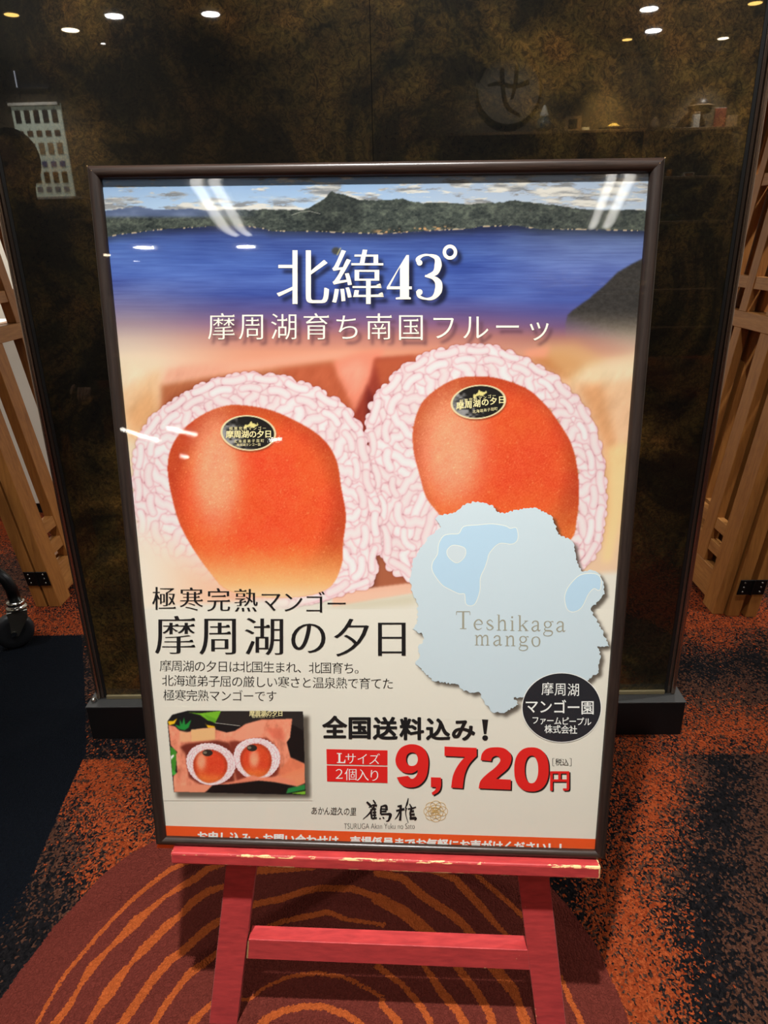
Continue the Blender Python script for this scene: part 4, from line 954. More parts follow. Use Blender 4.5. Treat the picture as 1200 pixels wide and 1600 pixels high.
for k in range(8):
    a = 2 * math.pi * k / 8; cx_, cy_ = 680.8 + 10.5 * math.cos(a), 1267.5 + 9.2 * math.sin(a)
    letters(px_loops([circle_px(cx_, cy_, 8.6, 7.7, 28), circle_px(cx_, cy_, 7.9, 7.1, 28)[::-1]]), I_gold, .00003 * k, name='crest_petal')
letters(px_loops([circle_px(680.8, 1267.5, 12.2, 10.8), circle_px(680.8, 1267.5, 11.5, 10.1)[::-1]]), I_gold, .0003, name='crest_ring')
for P in ([(671,1267),(676,1262),(683,1262),(690,1266)], [(672,1271),(679,1268),(688,1270)], [(675,1275),(682,1272),(687,1274)], [(673,1264),(680,1266),(688,1262)]):
    letters(px_loops([wide_stroke(P, [.6, 1.3, .6], 5)]), I_gold, .0003, name='crest_bird')
# disc
letters(px_loops([circle_px(877.5, 1105.5, 62.3, 54.6, 64), circle_px(877.5, 1105.5, 61.2, 53.6, 64)[::-1]]), I_white, .0003, name='disc_edge')
letters(px_loops([circle_px(877.5, 1105.5, 61.3, 53.7, 64)]), inkmat('charcoal_ink', (36, 36, 40)), .00028, name='black_disc')
letters(line_loops('摩周湖', (855.5, 1076), (896, 1077.5), 21.5, 'gothic', .93), I_white, .0004)
letters(line_loops('マンゴー園', (830.5, 1103.3), (918, 1105.3), 23, 'semi', .97), I_white, .0004)
letters(line_loops('ファームピープル', (836.5, 1125), (918, 1127.5), 13.4, 'semi', .92), I_white, .0004)
letters(line_loops('株式会社', (857, 1138.7), (895.5, 1140), 14, 'semi', .93), I_white, .0004)
# map piece
letters(px_loops([mapJ]), inkmat('pale_blue_grey_ink', (184, 198, 203)), .0001, name='town_map', label='pale blue-grey cut-out town map')
lakeA = smooth_closed([(693,838),(703,835),(717,834),(725,823),(746.7,820.7),(768,819),(789,822),(797,826),(806.7,825.5),(808.5,842),(800,849.5),(780,848.7),(765,863),(761,875),(757,887),(750,903),(749,924),(741,944),(729,944),(726.7,929),(723,927),(717,927),(704,921),(690.7,913),(677,894),(676,880),(684,866),(686,850)], 4)
lakeB = smooth_closed([(884,927),(890.7,914),(906.7,899),(928,896.7),(938,903),(938,918),(935,922),(928,919),(919,928),(909,948),(897,955.5),(887,952),(883,938)], 4)
isl_ = smooth_closed([(699,860),(706,853),(716,853),(726,857),(727,866),(722,874),(714,879),(706,875),(700,868)], 4)
def grow(P, k): P = np.array(P); c = P.mean(0); return offset(P if area2(P) > 0 else P[::-1], k, k)
I_edge = inkmat('pale_edge_ink', (214, 216, 204)); I_lake = inkmat('lake_blue_ink', (168, 194, 210)); I_isle = inkmat('isle_ink', (188, 199, 202))
for P in (lakeA, lakeB):
    letters(px_loops([grow(P, 1.1)]), I_edge, .00013, name='lake_edge'); letters(px_loops([P]), I_lake, .00016, name='map_lake')
letters(px_loops([grow(isl_, 1.0)]), I_edge, .00019, name='lake_edge'); letters(px_loops([isl_]), I_isle, .00022, name='lake_island')
# serif letters of the map title
def W(*p): return p
SER = {
 'T': ([([(.06,.70),(.60,.70)], [.035,.035]), ([(.33,.70),(.33,.02)], [.085,.085]), ([(.20,.01),(.46,.01)], [.03,.03]), ([(.06,.70),(.05,.56)], [.03,.02]), ([(.60,.70),(.61,.56)], [.03,.02])], .66),
 'e': ([([(.09,.27),(.42,.27),(.40,.40),(.27,.485),(.13,.41),(.07,.25),(.13,.07),(.27,.01),(.43,.10)], [.03,.03,.075,.04,.06,.085,.07,.04,.015])], .50),
 's': ([([(.36,.38),(.24,.485),(.10,.40),(.14,.30),(.30,.20),(.37,.11),(.24,.01),(.10,.06),(.08,.15)], [.03,.04,.06,.075,.085,.06,.04,.04,.03])], .44),
 'h': ([([(.13,.74),(.13,.02)], [.075,.075]), ([(.04,.735),(.13,.735)], [.03,.03]), ([(.03,.01),(.23,.01)], [.03,.03]), ([(.15,.36),(.26,.475),(.38,.46),(.42,.34),(.42,.02)], [.03,.05,.07,.075,.075]), ([(.32,.01),(.52,.01)], [.03,.03])], .56),
 'i': ([([(.13,.48),(.13,.02)], [.075,.075]), ([(.04,.475),(.13,.475)], [.03,.03]), ([(.03,.01),(.23,.01)], [.03,.03]), ([(.12,.60),(.12,.68)], [.085,.085])], .28),
 'k': ([([(.13,.74),(.13,.02)], [.075,.075]), ([(.04,.735),(.13,.735)], [.03,.03]), ([(.03,.01),(.23,.01)], [.03,.03]), ([(.15,.20),(.44,.46)], [.03,.03]), ([(.34,.47),(.52,.47)], [.03,.03]), ([(.24,.30),(.46,.02)], [.075,.08]), ([(.36,.01),(.54,.01)], [.03,.03])], .55),
 'a': ([([(.09,.37),(.15,.46),(.27,.48),(.36,.40),(.36,.10),(.41,.02),(.48,.07)], [.06,.05,.05,.075,.075,.06,.02]), ([(.35,.28),(.18,.23),(.08,.12),(.16,.01),(.28,.04),(.36,.14)], [.03,.05,.075,.06,.04,.02])], .50),
 'g': ([([(.40,.33),(.34,.45),(.22,.485),(.11,.42),(.10,.29),(.20,.19),(.33,.22),(.40,.33)], [.07,.05,.03,.065,.065,.04,.05,.07]), ([(.36,.44),(.46,.48),(.50,.44)], [.03,.035,.05]), ([(.15,.20),(.09,.11),(.16,.05),(.38,.03),(.46,-.05),(.40,-.17),(.22,-.21),(.07,-.16),(.06,-.07),(.14,.02)], [.02,.045,.06,.075,.06,.04,.035,.04,.045,.02])], .52),
 'm': ([([(.12,.48),(.12,.02)], [.07,.07]), ([(.03,.475),(.12,.475)], [.03,.03]), ([(.03,.01),(.21,.01)], [.03,.03]), ([(.14,.36),(.24,.475),(.34,.46),(.38,.34),(.38,.02)], [.03,.05,.065,.07,.07]), ([(.30,.01),(.47,.01)], [.03,.03]), ([(.40,.36),(.50,.475),(.61,.46),(.65,.34),(.65,.02)], [.03,.05,.065,.07,.07]), ([(.56,.01),(.74,.01)], [.03,.03])], .78),
 'n': ([([(.13,.48),(.13,.02)], [.075,.075]), ([(.04,.475),(.13,.475)], [.03,.03]), ([(.03,.01),(.23,.01)], [.03,.03]), ([(.15,.36),(.26,.475),(.38,.46),(.42,.34),(.42,.02)], [.03,.05,.07,.075,.075]), ([(.32,.01),(.52,.01)], [.03,.03])], .56),
 'o': ([([(.25,.475),(.10,.40),(.07,.25),(.12,.08),(.25,.015),(.39,.08),(.43,.25),(.39,.41),(.25,.475)], [.03,.06,.085,.06,.03,.06,.085,.06,.03])], .52)}
I_map = inkmat('olive_grey_ink', (146, 143, 126)); cnt = [0]
def serif_text(t, x0, x1, yb0, yb1, em, label=None):
    tot = sum(SER[c][1] for c in t); gap = ((x1 - x0) / em - tot) / max(1, len(t) - 1); x = 0
    for c in t:
        for k, (P, w) in enumerate(SER[c][0]):
            Q = [(x0 + (x + a) * em, yb0 + (yb1 - yb0) * ((x * em) / (x1 - x0)) - b * em) for a, b in P]
            st = stroke_loops(Q, [q * em for q in w], 5) if len(P) > 2 else [stroke_px(Q, [q * em for q in w])]; letters(px_loops(st), I_map, .0003 + .00001 * k, name='serif_letter')
        x += SER[c][1] + gap
serif_text('T', 711, 739, 982.5, 983, 38.5); serif_text('eshikaga', 739, 884, 984, 987.5, 33)
serif_text('mango', 741, 846, 1008, 1010.5, 32)
# banner
bt = [(250,1289.9),(935,1311.2),(940,1345),(245,1325)]
letters(px_loops([bt]), inkmat('orange_banner_ink', (214, 80, 32)), -.00008, name='orange_banner')
bs = 'お申し込み・お問い合わせは、売場係員までお気軽にお声がけください！！'
letters(line_loops(bs, (316, 1307.5), (880, 1325.5), 18, 'heavy', .95), I_white, .00005)
# stickers' writing
I_gilt = inkmat('gilt_ink', (216, 204, 150))
letters(line_loops('摩周湖の夕日', (359, 678.5), (419, 678), 12.5, 'bold'), I_gilt, .00003, name='sticker_lettering'); letters(line_loops('極寒完熟マンゴー', (361, 669.5), (413, 669), 6, 'gothic'), I_gilt, .00003, name='sticker_lettering')
letters(line_loops('北海道弟子屈町', (368, 689.5), (410, 688.5), 5.5, 'gothic'), I_gilt, .00003, name='sticker_lettering'); letters(line_loops('摩周湖マンゴー園', (372, 695), (405, 694.5), 4.6, 'gothic'), I_gilt, .00003, name='sticker_lettering')
letters(line_loops('摩周湖の夕日', (719, 634), (784, 624.5), 12.5, 'bold'), I_gilt, .00003, name='sticker_lettering'); letters(line_loops('極寒完熟マンゴー', (721, 627), (772, 618), 6, 'gothic'), I_gilt, .00003, name='sticker_lettering')
letters(line_loops('北海道弟子屈町', (741, 643), (775, 638.5), 5.5, 'gothic'), I_gilt, .00003, name='sticker_lettering')

# --- small photograph at the lower left
sp_ = Canvas(254, 488, 1104, 1251, .62, PAPER)
def q_(x, y): return (250 + x / 4.8, 1090 + y / 4.8)
def QP(L): return [q_(*p) for p in L]
sp_.fill([(269,1121),(483,1119),(485,1247),(276,1246)], (70, 62, 52), 2.4, .85)
quad = QP([(92,128),(210,98),(1072,105),(1092,730),(335,712),(104,708),(56,178)])
edge = sp_.poly(quad, .5)
sp_.put(edge, (24, 22, 22))
def sf(P, c, s=.7, a=1.0): sp_.put(sp_.poly(QP(P), s) * edge * a, c)
sf([(210,110),(300,118),(460,98),(440,150),(420,180),(360,172),(300,130)], (110, 170, 40)); sf([(330,125),(420,160),(418,195),(360,165)], (90, 150, 36))
sf([(108,200),(150,215),(150,165),(165,200),(180,148),(190,205),(235,165),(215,225),(185,245),(140,235)], (34, 128, 52))
sf([(56,178),(100,175),(130,155),(110,195),(70,208)], (232, 178, 30)); sf([(330,175),(350,205),(412,215),(412,238),(360,228)], (236, 176, 28))
sf([(415,190),(460,100),(1072,105),(1080,250),(1000,260),(800,190),(590,212)], (38, 34, 32)); sp_.line(QP([(415,190),(600,212)]), .35, (190, 184, 170))
sf([(990,200),(1078,250),(1085,495),(980,450),(940,330)], (18, 16, 16)); sf([(330,712),(390,655),(740,620),(1040,664),(1092,725)], (16, 14, 14)); sf([(945,720),(960,680),(1090,650),(1090,690)], (36, 120, 58)); sf([(980,718),(1092,700),(1092,728)], (120, 176, 44)); 
sf([(75,370),(110,380),(130,420),(115,560),(90,585)], (60, 130, 40)); sf([(78,440),(105,425),(105,440),(80,470)], (230, 230, 220)); sf([(88,535),(130,570),(110,585),(92,580)], (60, 160, 60))
tis = QP([(62,205),(110,215),(150,250),(200,262),(300,232),(412,225),(418,240),(500,262),(560,250),(640,200),(760,165),(992,158),(975,300),(950,335),(980,450),(1085,495),(1088,640),(1030,664),(860,632),(740,620),(500,650),(395,655),(335,712),(104,708),(100,590),(130,560),(120,430),(130,410),(80,360)])
tm = sp_.poly(tis, .7) * edge; tc = np.array([222, 134, 104.]) + ((fbm(sp_.U / 9, sp_.V / 14, 81, 4, .6) - .5) * 90)[..., None] * np.array([1, .8, .7]); sp_.put(tm, tc)
sf([(232,240),(412,225),(415,318),(235,330)], (218, 170, 116), .7); sf([(150,250),(232,262),(235,330),(150,335)], (226, 170, 124), 1.2, .8)
sf([(150,370),(200,345),(420,320),(520,340),(545,400),(560,640),(300,650),(215,600),(190,420)], (96, 34, 24), 1.5, .9); sf([(520,330),(600,320),(800,300),(880,380),(900,560),(860,600),(580,640),(545,500)], (112, 40, 28), 1.5, .9)
sf([(640,200),(760,170),(800,170),(760,290),(600,330),(540,300)], (226, 146, 116), 1.2, .9); sf([(800,230),(920,230),(930,320),(830,300)], (206, 96, 72), 2, .7)
sf([(880,560),(980,450),(1085,500),(1086,560),(930,600)], (214, 110, 74), 1.5, .7); sf([(860,600),(1080,520),(1088,640),(1030,664)], (226, 132, 92), 1.5, .8)
sf([(150,660),(300,655),(395,655),(335,712),(104,708)], (224, 140, 108), 1.2, .8)
def ellp(cx, cy, rx, ry, rot, n=22, egg=.08):
    out = []
    for k in range(n):
        a = 2 * math.pi * k / n; x = rx * math.cos(a) * (1 - egg * math.sin(a)); y = ry * math.sin(a); r = math.radians(rot)
        out.append((cx + x * math.cos(r) - y * math.sin(r), cy + x * math.sin(r) + y * math.cos(r)))
    return QP(out)
gU, gV = U, V
def mini(o, i, hl, st):
    global U, V
    net_band(sp_, o, i, 21, scale=.27, fade=edge)
    mango(sp_, i, hl[0], hl[1], 9, 16, (206, 66, 36), sc=.4)
    sp_.put(np.clip((1 - np.hypot((sp_.U - st[0]) / 8.6, (sp_.V - st[1]) / 5.6)) * 6, 0, 1), (44, 38, 32)); sp_.put(np.clip((1 - np.hypot((sp_.U - st[0] + 4) / 3.4, (sp_.V - st[1] + .5) / 2.4)) * 4, 0, 1) * .55, (170, 160, 130))
mini(ellp(725, 460, 172, 152, 8), ellp(722, 472, 118, 128, -18), (706 / 4.8 + 250, 460 / 4.8 + 1090), q_(690, 378))
mini(ellp(380, 500, 182, 152, 12), ellp(375, 515, 130, 126, 18), (310 / 4.8 + 250, 480 / 4.8 + 1090), q_(357, 415))
sf([(480,640),(560,626),(700,580),(740,600),(880,592),(1000,620),(1030,664),(860,632),(740,620),(500,650)], (220, 128, 98), 1, .95)
sp_.mesh('small_boxed_mango_photograph', ZS, M_print, sheet)
letters(line_loops('摩周湖の夕日', (394, 1114.5), (438, 1114.5), 9.5, 'bold', .95), I_gilt, .0001); letters(line_loops('極寒完熟マンゴー', (396, 1119.5), (432, 1119), 5, 'gothic'), I_gilt, .0001)

# ------------------------------------------------------------------ red easel
EZ = Matrix(PM)
def ew(x, y, z): return EZ @ Vector((x, y, z))
easel_loc = Vector((-.05, 1.02, 0)); easel = empty('display_easel', loc=easel_loc, label='worn red painted wooden easel carrying the mango poster', cat='easel')
IE = Matrix.Translation(-easel_loc)
def wear_attr(o, k=.004):
    me = o.data; n = len(me.vertices); at = me.attributes.new('wear', 'FLOAT', 'POINT')
    vals = np.zeros(n)
    me.calc_loop_triangles()
    for e in me.edges: pass
    for v in me.vertices: vals[v.index] = 0
    at.data.foreach_set('value', vals.astype(np.float32)); return at
def slat(name, c8, mat, bev=.002, wear=1.0, sub=1):
    """c8: 8 corners in poster-plane coordinates: bottom 4 (front-left, front-right, back-right, back-left) then top 4"""
    bm = bmesh.new(); vs = [bm.verts.new(IE @ ew(*c)) for c in c8]
    fs = [bm.faces.new([vs[i] for i in f]) for f in ((0,3,2,1),(4,5,6,7),(0,1,5,4),(1,2,6,5),(2,3,7,6),(3,0,4,7))]
    bmesh.ops.recalc_face_normals(bm, faces=fs)
    r = bmesh.ops.bevel(bm, geom=list(bm.edges), offset=bev, segments=2, affect='EDGES', profile=.5)
    lay = bm.verts.layers.float.new('wear')
    faces = sorted(bm.faces, key=lambda f: -f.calc_area())[:6]
    # inset the six large faces so that wear stays along the arrises
    r2 = bmesh.ops.inset_individual(bm, faces=faces, thickness=.0022, depth=0)
    for v in bm.verts: v[lay] = wear
    for f in faces:
        if f.is_valid:
            for v in f.verts: v[lay] = 0.0
    return mesh_obj(name, bm, mat, easel)
def wd_slat(name, xl0, xr0, xl1, xr1, y0, y1, zf, zb, mat=None, bev=.002, wear=1.0):
    c = [(xl0, y0, zf), (xr0, y0, zf), (xr0, y0, zb), (xl0, y0, zb), (xl1, y1, zf), (xr1, y1, zf), (xr1, y1, zb), (xl1, y1, zb)]
    return slat(name, c, mat or M_red, bev, wear)
# ledge (carries the frame), batten under it
lg = slat('ledge', [(.0345,-.0235,.0155),(.7600,-.0255,.0155),(.7600,-.0255,-.046),(.0345,-.0235,-.046),(.0345,-.0012,.0155),(.7600,-.0012,.0155),(.7600,-.0012,-.046),(.0345,-.0012,-.046)], M_red, .0032, 1.0)
wd_slat('batten', .060, .722, .060, .722, -.036, -.0245, -.008, -.0236, bev=.001, wear=.3)
zl = -.0242; k = .1505
def leg(xl, xr, s, y1=.86):
    yb = -.4205
    f = lambda y, x: x + s * (y + .0572) * k
    c = [(f(yb, xl), yb, zl), (f(yb, xr), yb, zl), (f(yb, xr), yb + .003, zl - .022), (f(yb, xl), yb + .003, zl - .022), (f(y1, xl), y1, zl), (f(y1, xr), y1, zl), (f(y1, xr), y1, zl - .022), (f(y1, xl), y1, zl - .022)]
    return slat('leg', c, M_red, .0015, .55)
leg(.1168, .1706, 1); leg(.6307, .6847, -1)
wd_slat('cross_rail', .1490 - .006, .6555 + .006, .1490, .6555, -.2605, -.2165, -.0236, -.056, bev=.0012, wear=.35)
bm = bmesh.new(); vv = [bm.verts.new(IE @ ew(*c)) for c in [(.1432,-.2585,-.0232),(.1462,-.2585,-.0232),(.1504,-.2185,-.0232),(.1478,-.2185,-.0232)]]; bm.faces.new(vv)
bmesh.ops.solidify(bm, geom=list(bm.faces), thickness=.0006); bmesh.ops.recalc_face_normals(bm, faces=bm.faces); tag(mesh_obj('bare_rail_end', bm, M_rawwood, easel), 'bare yellowish wood edge at the rail end')
wd_slat('top_rail', .215, .595, .215, .595, .76, .80, -.0470, -.062, bev=.001, wear=.3)
wd_slat('upper_rail', .176, .618, .176, .618, .10, .14, -.0470, -.062, bev=.001, wear=.3)
# rear prop legs
def rear(xa, xb):
    a = ew(xa, .78, -.080); b = Vector((ew(xb, 0, 0).x, 1.42, 0.0)); d = (b - a).normalized(); sx = Vector((.016, 0, 0)); sy = d.cross(Vector((1, 0, 0))).normalized() * .010
    bm = bmesh.new(); vs = []
    for p in (a, b):
        for sgx, sgy in ((-1, -1), (1, -1), (1, 1), (-1, 1)):
            q = p + sx * sgx + sy * sgy; 
            if p is b: q.z = 0.0005
            vs.append(bm.verts.new(IE @ q))
    for f in ((0,1,2,3),(7,6,5,4),(0,4,5,1),(1,5,6,2),(2,6,7,3),(3,7,4,0)): bm.faces.new([vs[i] for i in f])
    bmesh.ops.recalc_face_normals(bm, faces=bm.faces); mesh_obj('rear_leg', bm, M_red, easel)
rear(.26, .20); rear(.55, .61)

# ------------------------------------------------------------------ folded lattice screens
def screen(name, label, org, side, lean, leaves, hinge_z, seed):
    """leaves: list of (x0, x1) edges across; every leaf runs back (+Y) and the stack leans sideways"""
    R = Matrix(((1, 0, side * lean, org[0]), (0, 1, 0, org[1]), (0, 0, 1, 0), (0, 0, 0, 1)))
    root = empty(name, loc=(org[0], org[1] + .15, 0), label=label, cat='folding screen', group=None)
    Ri = Matrix.Translation((-org[0], -org[1] - .15, 0)) @ R
    Hh = 1.95; TH = .95
    for li, (x0, x1, y0, full) in enumerate(leaves):
        lf = bpy.data.objects.new('screen_leaf', None); lf.empty_display_size = .05; link(lf, root)
        def b(nm, lo, hi, mat=M_wood, bev=.0015):
            bm = bmesh.new(); box(bm, lo, hi, bev, Ri); return mesh_obj(nm, bm, mat, lf)
        W_ = .84; SW = .095 if full else .05
        b('stile', (x0, y0, .0005), (x1, y0 + SW, Hh)); b('stile', (x0, y0 + W_ - .06, .0005), (x1, y0 + W_, Hh))
        b('rail', (x0 + .004, y0 + SW + .0004, .030), (x1 - .004, y0 + W_ - .0604, .145), M_wood2); b('rail', (x0 + .004, y0 + SW + .0004, Hh - .06), (x1 - .004, y0 + W_ - .0604, Hh), M_wood2)
        b('rail', (x0 + .003, y0 + SW + .0004, 1.035), (x1 - .003, y0 + W_ - .0604, 1.095), M_wood2)
        if full:
            for yy_, ww in full: b('lattice_bar', (x0 + .004, y0 + yy_, .1455), (x1 - .004, y0 + yy_ + ww, 1.0345)); b('lattice_bar', (x0 + .004, y0 + yy_, 1.0955), (x1 - .004, y0 + yy_ + ww, Hh - .0605))
            cuts = [SW + .0004] + [q for yy_, ww in full for q in (yy_ - .0003, yy_ + ww + .0003)] + [W_ - .0604]
            for zq in (.195, .285, 1.18, 1.55):
                for a_, c_ in zip(cuts[::2], cuts[1::2]):
                    if c_ - a_ > .01: b('crossbar', (x0 + .007, y0 + a_, zq), (x1 - .007, y0 + c_, zq + .045), M_wood2, .001)
    # hinge plates
    (a0, a1, ya, _), (b0, b1, yb, _) = hinge_z[0]
    for hz in (hinge_z[1], 1.55):
        bm = bmesh.new(); xa, xb = min(a0, b0) + .004, max(a1, b1) - .004
        box(bm, (xa, min(ya, yb) - .005, hz), (xb, min(ya, yb) - .0006, hz + .062), .0012, Ri); h = mesh_obj('hinge', bm, M_black_metal, root)
        for qx in (.18, .82):
            for qz in (.012, .031, .050):
                bm = bmesh.new(); c = Ri @ Vector((xa + (xb - xa) * qx, min(ya, yb) - .0055, hz + qz)); cyl(bm, c, c + Vector((0, -.0016, 0)), .0042, .003, 10); mesh_obj('screw', bm, M_dull_metal, h)
        bm = bmesh.new(); xm = (xa + xb) / 2; cyl(bm, Ri @ Vector((xm, min(ya, yb) - .006, hz)), Ri @ Vector((xm, min(ya, yb) - .006, hz + .062)), .0045, seg=10); mesh_obj('hinge_pin', bm, M_black_metal, h)
    return root
LL = [(-.0545, -.008, 0.0, None), (.0, .0485, 0.0, [(.19, .085), (.43, .06), (.60, .05)])]
screen('folding_screen', 'folded pale timber lattice screen leaning left of the marbled partition', (-1.4488, 2.5265), -1, .15, LL, ((LL[0], LL[1]), .10), 1)
RL = [(-.0955 + .0, -.054, .017, [(.19, .085), (.43, .06), (.60, .05)]), (-.049, -.0005, 0.0, [(.19, .085), (.43, .06), (.60, .05)]), (.0175, .060, -.008, None)]
screen('folding_screen', 'folded pale timber lattice screen leaning right of the marbled partition', (1.3135, 2.387), 1, .13, RL, ((RL[1], RL[2]), .10), 2)

# ------------------------------------------------------------------ trolley with caster at the left edge
tl = empty('wheeled_rack', loc=(-1.75, 2.22, 0), label='black tubular rack on a rubber-tyred caster at the left picture edge', cat='rack')
IT = Matrix.Translation((1.75, -2.22, 0))
cw = fl(26, 1012, 0); cx_, cy_ = cw[0], cw[1] + .01; CS = 1.62; CA = math.radians(28)
def cast(cx, cy, ang):
    c = bpy.data.objects.new('caster', None); c.empty_display_size = .03; link(c, tl)
    M = IT @ Matrix.Translation((cx, cy, 0)) @ Matrix.Rotation(ang, 4, 'Z') @ Matrix.Scale(CS, 4)
    r = .042; WM = M @ Matrix.Translation((0, 0, r)) @ Matrix.Rotation(math.pi / 2, 4, 'X')
    bm = bmesh.new(); lathe(bm, [(.0245,-.0125),(.036,-.0125),(.041,-.009),(r,-.004),(r,.004),(.041,.009),(.036,.0125),(.0245,.0125)], 36, WM); mesh_obj('tyre', bm, M_rubber, c, True)
    bm = bmesh.new(); lathe(bm, [(.006,-.0120),(.012,-.0125),(.014,-.0100),(.022,-.0100),(.0240,-.0120),(.0240,.0120),(.022,.0100),(.014,.0100),(.012,.0125),(.006,.0120)], 28, WM); mesh_obj('wheel_hub', bm, plain('grey_hub', (64, 64, 66), .4), c, True)
    bm = bmesh.new()
    for s in (-1, 1):
        P = [(-.006, s * .0165, .036), (.008, s * .0165, .034), (.034, s * .0165, .076), (.036, s * .0165, .094), (-.006, s * .0165, .094), (-.004, s * .0165, .072)]
        prism(bm, [M @ Vector(p) for p in P], (0, 0, 0), (M.to_3x3() @ Vector((0, s * .002, 0))))
    box(bm, (-.006, -.0185, .092), (.036, .0185, .0955), .0008, M); mesh_obj('fork', bm, M_dull_metal, c)
    bm = bmesh.new(); cyl(bm, M @ Vector((0, -.021, r)), M @ Vector((0, .021, r)), .006 * CS, seg=12); mesh_obj('axle_bolt', bm, M_chrome, c)
    bm = bmesh.new(); lathe(bm, [(.017,.096),(.023,.098),(.0235,.101),(.019,.104),(.018,.107),(.0195,.110),(.019,.114),(.0145,.116)], 28, M @ Matrix.Translation((.016, 0, 0))); mesh_obj('swivel_collar', bm, M_chrome, c, True)
cast(cx_, cy_, CA)
cpos = Vector((cx_ + .016 * CS * math.cos(CA), cy_ + .016 * CS * math.sin(CA), 0))
pts = [cpos + Vector((0, 0, .186)), cpos + Vector((-.004, 0, .235)), cpos + Vector((-.016, 0, .270)), cpos + Vector((-.040, 0, .296)), cpos + Vector((-.075, 0, .310)), cpos + Vector((-.12, 0, .314)), cpos + Vector((-.48, .02, .314)), cpos + Vector((-.53, .02, .310)), cpos + Vector((-.58, .02, .28)), cpos + Vector((-.60, .02, .186))]
bm = bmesh.new(); tube(bm, [IT @ p for p in pts], .021, 16); mesh_obj('tube_frame', bm, M_black_metal, tl, True)
cast(cpos.x - .60 - .016 * CS * math.cos(CA), cpos.y + .02 - .016 * CS * math.sin(CA), CA)
bm = bmesh.new(); tube(bm, [IT @ (cpos + Vector((-.30, .01, .314))), IT @ (cpos + Vector((-.30, .01, 1.3)))], .0125, 14); mesh_obj('upright', bm, M_black_metal, tl, True)
bm = bmesh.new(); tube(bm, [IT @ (cpos + Vector((-.66, .01, 1.3))), IT @ (cpos + Vector((-.28, .01, 1.3)))], .0125, 14); mesh_obj('hanging_rail', bm, M_black_metal, tl, True)

# ------------------------------------------------------------------ beyond the screens
M_counter = plain('cream_counter_board', (206, 186, 152), .6, grain=.04)
def crate(name, label, cat, lo, hi, mat, top=None):
    loc = Vector(((lo[0] + hi[0]) / 2, (lo[1] + hi[1]) / 2, lo[2])); I = Matrix.Translation(-loc)
    r = empty(name, loc=loc, label=label, cat=cat)
    bm = bmesh.new(); box(bm, (lo[0] + .02, lo[1] + .02, lo[2]), (hi[0] - .02, hi[1] - .02, lo[2] + .06), .002, I); mesh_obj('kick_board', bm, M_plinth, r)
    bm = bmesh.new(); box(bm, (lo[0], lo[1], lo[2] + .061), (hi[0], hi[1], hi[2] - .03), .003, I); mesh_obj('body', bm, mat, r)
    bm = bmesh.new(); box(bm, (lo[0] - .01, lo[1] - .01, hi[2] - .029), (hi[0] + .01, hi[1] + .01, hi[2]), .003, I); mesh_obj('worktop', bm, top or M_wallpale, r)
    return r
crate('shop_counter', 'cream shop counter glimpsed through the right screen', 'counter', (1.55, 3.45, 0), (2.9, 4.05, .95), M_counter)
crate('display_plinth', 'white display plinth glimpsed through the left screen', 'plinth', (-3.1, 3.6, 0), (-1.75, 4.2, 1.0), M_wallpale)

# ------------------------------------------------------------------ the shop behind the camera, seen reflected
M_bulb = glow('warm_lamp_face', (255, 236, 200), 45); M_bulb_y = glow('yellow_lamp_face', (255, 206, 110), 26); M_bulb_w = glow('white_lamp_face', (255, 250, 240), 45)
M_ring = plain('white_lamp_ring', (200, 196, 186), .4)
dl = [(172,18,.078,M_bulb,'second from the left end of the front row'),(110,47,.078,M_bulb,'behind the left corner of the shop'),(161,68,.022,M_bulb_w,'small, near the left soffit'),(325,15,.052,M_bulb_w,'alone above the left part of the partition'),(18,23,.06,M_bulb_y,'yellow, at the far left'),
      (1020,7,.085,M_bulb_w,'largest on the right'),(1026,42,.085,M_bulb_w,'just behind the largest right one'),(1180,5,.06,M_bulb_y,'yellow, at the far right'),(980,62,.05,M_bulb_y,'small yellow, above the shop shelf'),(1130,60,.055,M_bulb,'small, above the right end of the shop shelf')]
for u, v, r, mt, wh in dl:
    p = mir(u, v, Z=ZC - .006); p[1] = max(p[1], YB + .10)
    o = empty('ceiling_downlight', loc=(p[0], p[1], ZC), label='round recessed ceiling downlight, ' + wh, cat='ceiling light')
    if (u, v) not in ((172, 18), (325, 15), (1020, 7), (1026, 42)):
        bm = bmesh.new(); cyl(bm, (0, 0, -.008), (0, 0, -.0005), r, seg=24); mesh_obj('lamp_face', bm, mt, o)
    else:
        bm = bmesh.new(); cyl(bm, (0, 0, -.004), (0, 0, -.0005), r * .98, seg=24); mesh_obj('reflector', bm, M_ring, o)
    bm = bmesh.new(); lathe(bm, [(r * 1.02, -.007), (r * 1.25, -.006), (r * 1.28, -.0003), (r * 1.02, -.0003)], 28); mesh_obj('trim_ring', bm, M_ring, o)
for x, wh in ((-1.50, 'left one of the left pair'), (-1.39, 'right one of the left pair'), (1.17, 'left one of the right pair'), (1.29, 'right one of the right pair')):  # glowing tubes added only to put bright streaks on the poster cover
    o = empty('added_streak_tube', loc=(x, -2.66, ZC), label='slim added ceiling tube mirrored in the poster cover, ' + wh, cat='ceiling light')
    bm = bmesh.new(); box(bm, (-.034, -.51, -.03), (.034, .51, -.0005), .003); mesh_obj('housing', bm, M_ring, o)
    bm = bmesh.new(); cyl(bm, (0, -.50, -.060), (0, .50, -.060), .028, seg=12); mesh_obj('tube', bm, glow('tube_face', (255, 252, 244), 14), o)
# the key lamp's own can
o = empty('ceiling_downlight', loc=(-.12, .20, ZC), label='round recessed ceiling downlight straight above the easel', cat='ceiling light')
bm = bmesh.new(); lathe(bm, [(.062, -.007), (.075, -.006), (.077, -.0003), (.062, -.0003)], 28); mesh_obj('trim_ring', bm, M_ring, o)

